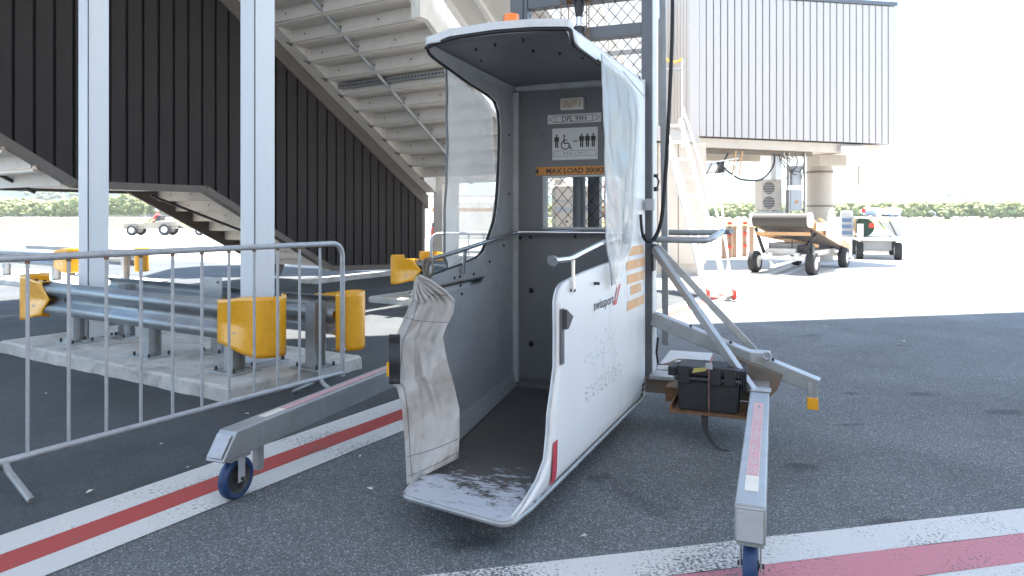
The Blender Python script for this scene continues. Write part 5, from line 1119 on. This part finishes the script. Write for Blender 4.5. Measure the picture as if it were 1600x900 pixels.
for px, py, rx, ry, mm in ((1252, 731, .20, .14, 'oil'), (1440, 617, .22, .12, 'oil'), (1570, 645, .28, .14, 'oil'), (1330, 616, .14, .10, 'oil'), (1412, 541, .12, .05, 'rust_stain'), (740, 850, .30, .16, 'oil'), (1330, 665, .25, .05, 'oil')):
    Y = 1.35*1080/(py-337); c = Vector(((px-800)/1080*Y, Y, .0065)); me = bpy.data.meshes.new('stain'); me.from_pydata([(math.cos(R(20*i)), math.sin(R(20*i)), 0) for i in range(18)], [], [tuple(range(18))]); me.materials.append(M[mm])
    o = bpy.data.objects.new('oil_shade_patch' if mm == 'oil' else 'rust_stain', me); COL.objects.link(o); o.location = c; o.scale = (rx, ry, 1); o.rotation_euler = (0, 0, R(8)); o['kind'] = 'structure'

# ---------------------------------------------------------------- far woods and hills
def leafmat(name, c, v):
    m = mat(name, c, .9, 0, v, .12); m.node_tree.nodes['Principled BSDF'].inputs['Specular IOR Level'].default_value = .08; return m
M['wood_near'] = leafmat('scrub_foliage', (.23, .24, .12), .3); M['wood_far'] = leafmat('hill_foliage', (.032, .048, .036), .3)
def wood(name, x0, x1, y0, dy, hfn, n, m, lab, rs, seed):
    q = random.Random(seed); b = MB()
    for i in range(n):
        x = q.uniform(x0, x1); d = q.random()**1.5; y = y0+dy*d; h = hfn(x, d)
        r = rs*q.uniform(.5, 1.3); b.blob((x, y, max(r*.4, h*q.uniform(.35, 1.)-r*.6)), (r*q.uniform(.8, 1.4), r, r*q.uniform(.6, 1.0)), 0 if name == 'scrub_woods' else 1, jit=.38, seed=i)
    o = b.build(name, m, fix=False); o['kind'] = 'stuff'
    return o
wood('scrub_woods', -520, 320, 250, 60, lambda x, d: 5.6+3.2*noise.noise(Vector((x*.025, 3, 0)))+1.6*noise.noise(Vector((x*.11, 5, 0)))+(2.5 if x < -60 else 0), 22000, M['wood_near'], '', .95, 1)
def hill(name, x0, x1, y0, hf, m, seed):
    b = MB(); n = 240
    def fn(a, c):
        x = x0+(x1-x0)*a; h = hf(x); z = h*math.sin(c*math.pi/2)+(6*noise.noise(Vector((x*.02, c*3, seed)))+4*noise.noise(Vector((x*.07, c*8, seed))))*(c if c < 1 else 1)
        return (x, y0+c*260, z-1 if c else -2)
    b.grid(fn, n, 14); o = b.build(name, m, fix=False); o['kind'] = 'structure'
    return o
def hR(x):   # right-hand hill, ridge rising towards the right edge
    t_ = max(0, min(1, (x-520)/260)); return 24+4*noise.noise(Vector((x*.006, 0, 5)))+16*t_*t_*(3-2*t_)
def hLf(x): return 26+18*math.exp(-((x+560)/160)**2)+11*math.exp(-((x+330)/110)**2)+3*noise.noise(Vector((x*.01, 2, 0)))
hill('right_hill', 100, 1300, 950, hR, M['wood_far'], 1); hill('left_hill', -1300, 100, 620, hLf, M['wood_far'], 2)
wood('hill_woods', 120, 1250, 1000, 200, lambda x, d: hR(x)*(.45+.55*min(1, d*1.2)), 3800, M['wood_far'], '', 5.0, 3)
M['wood_dry'] = leafmat('dry_foliage', (.10, .115, .055), .3)
wood('hill_woods', -1000, 100, 600, 240, lambda x, d: hLf(x)*(.25+.75*min(1, d*1.2)), 5200, M['wood_dry'], '', 3.6, 4)
# ---------------------------------------------------------------- haze
if HAZE:
    hz = MB().box(-1400, 1400, -150, 1350, -1, 60).build('haze', mat('haze_air', (1, 1, 1)), None)
    m_ = hz.data.materials[0]; N_ = m_.node_tree.nodes; N_.clear(); o_ = N_.new('ShaderNodeOutputMaterial'); v_ = N_.new('ShaderNodeVolumePrincipled')
    v_.inputs['Color'].default_value = (.93, .95, 1, 1); v_.inputs['Density'].default_value = HAZE; m_.node_tree.links.new(v_.outputs[0], o_.inputs['Volume']); hz['kind'] = 'stuff'
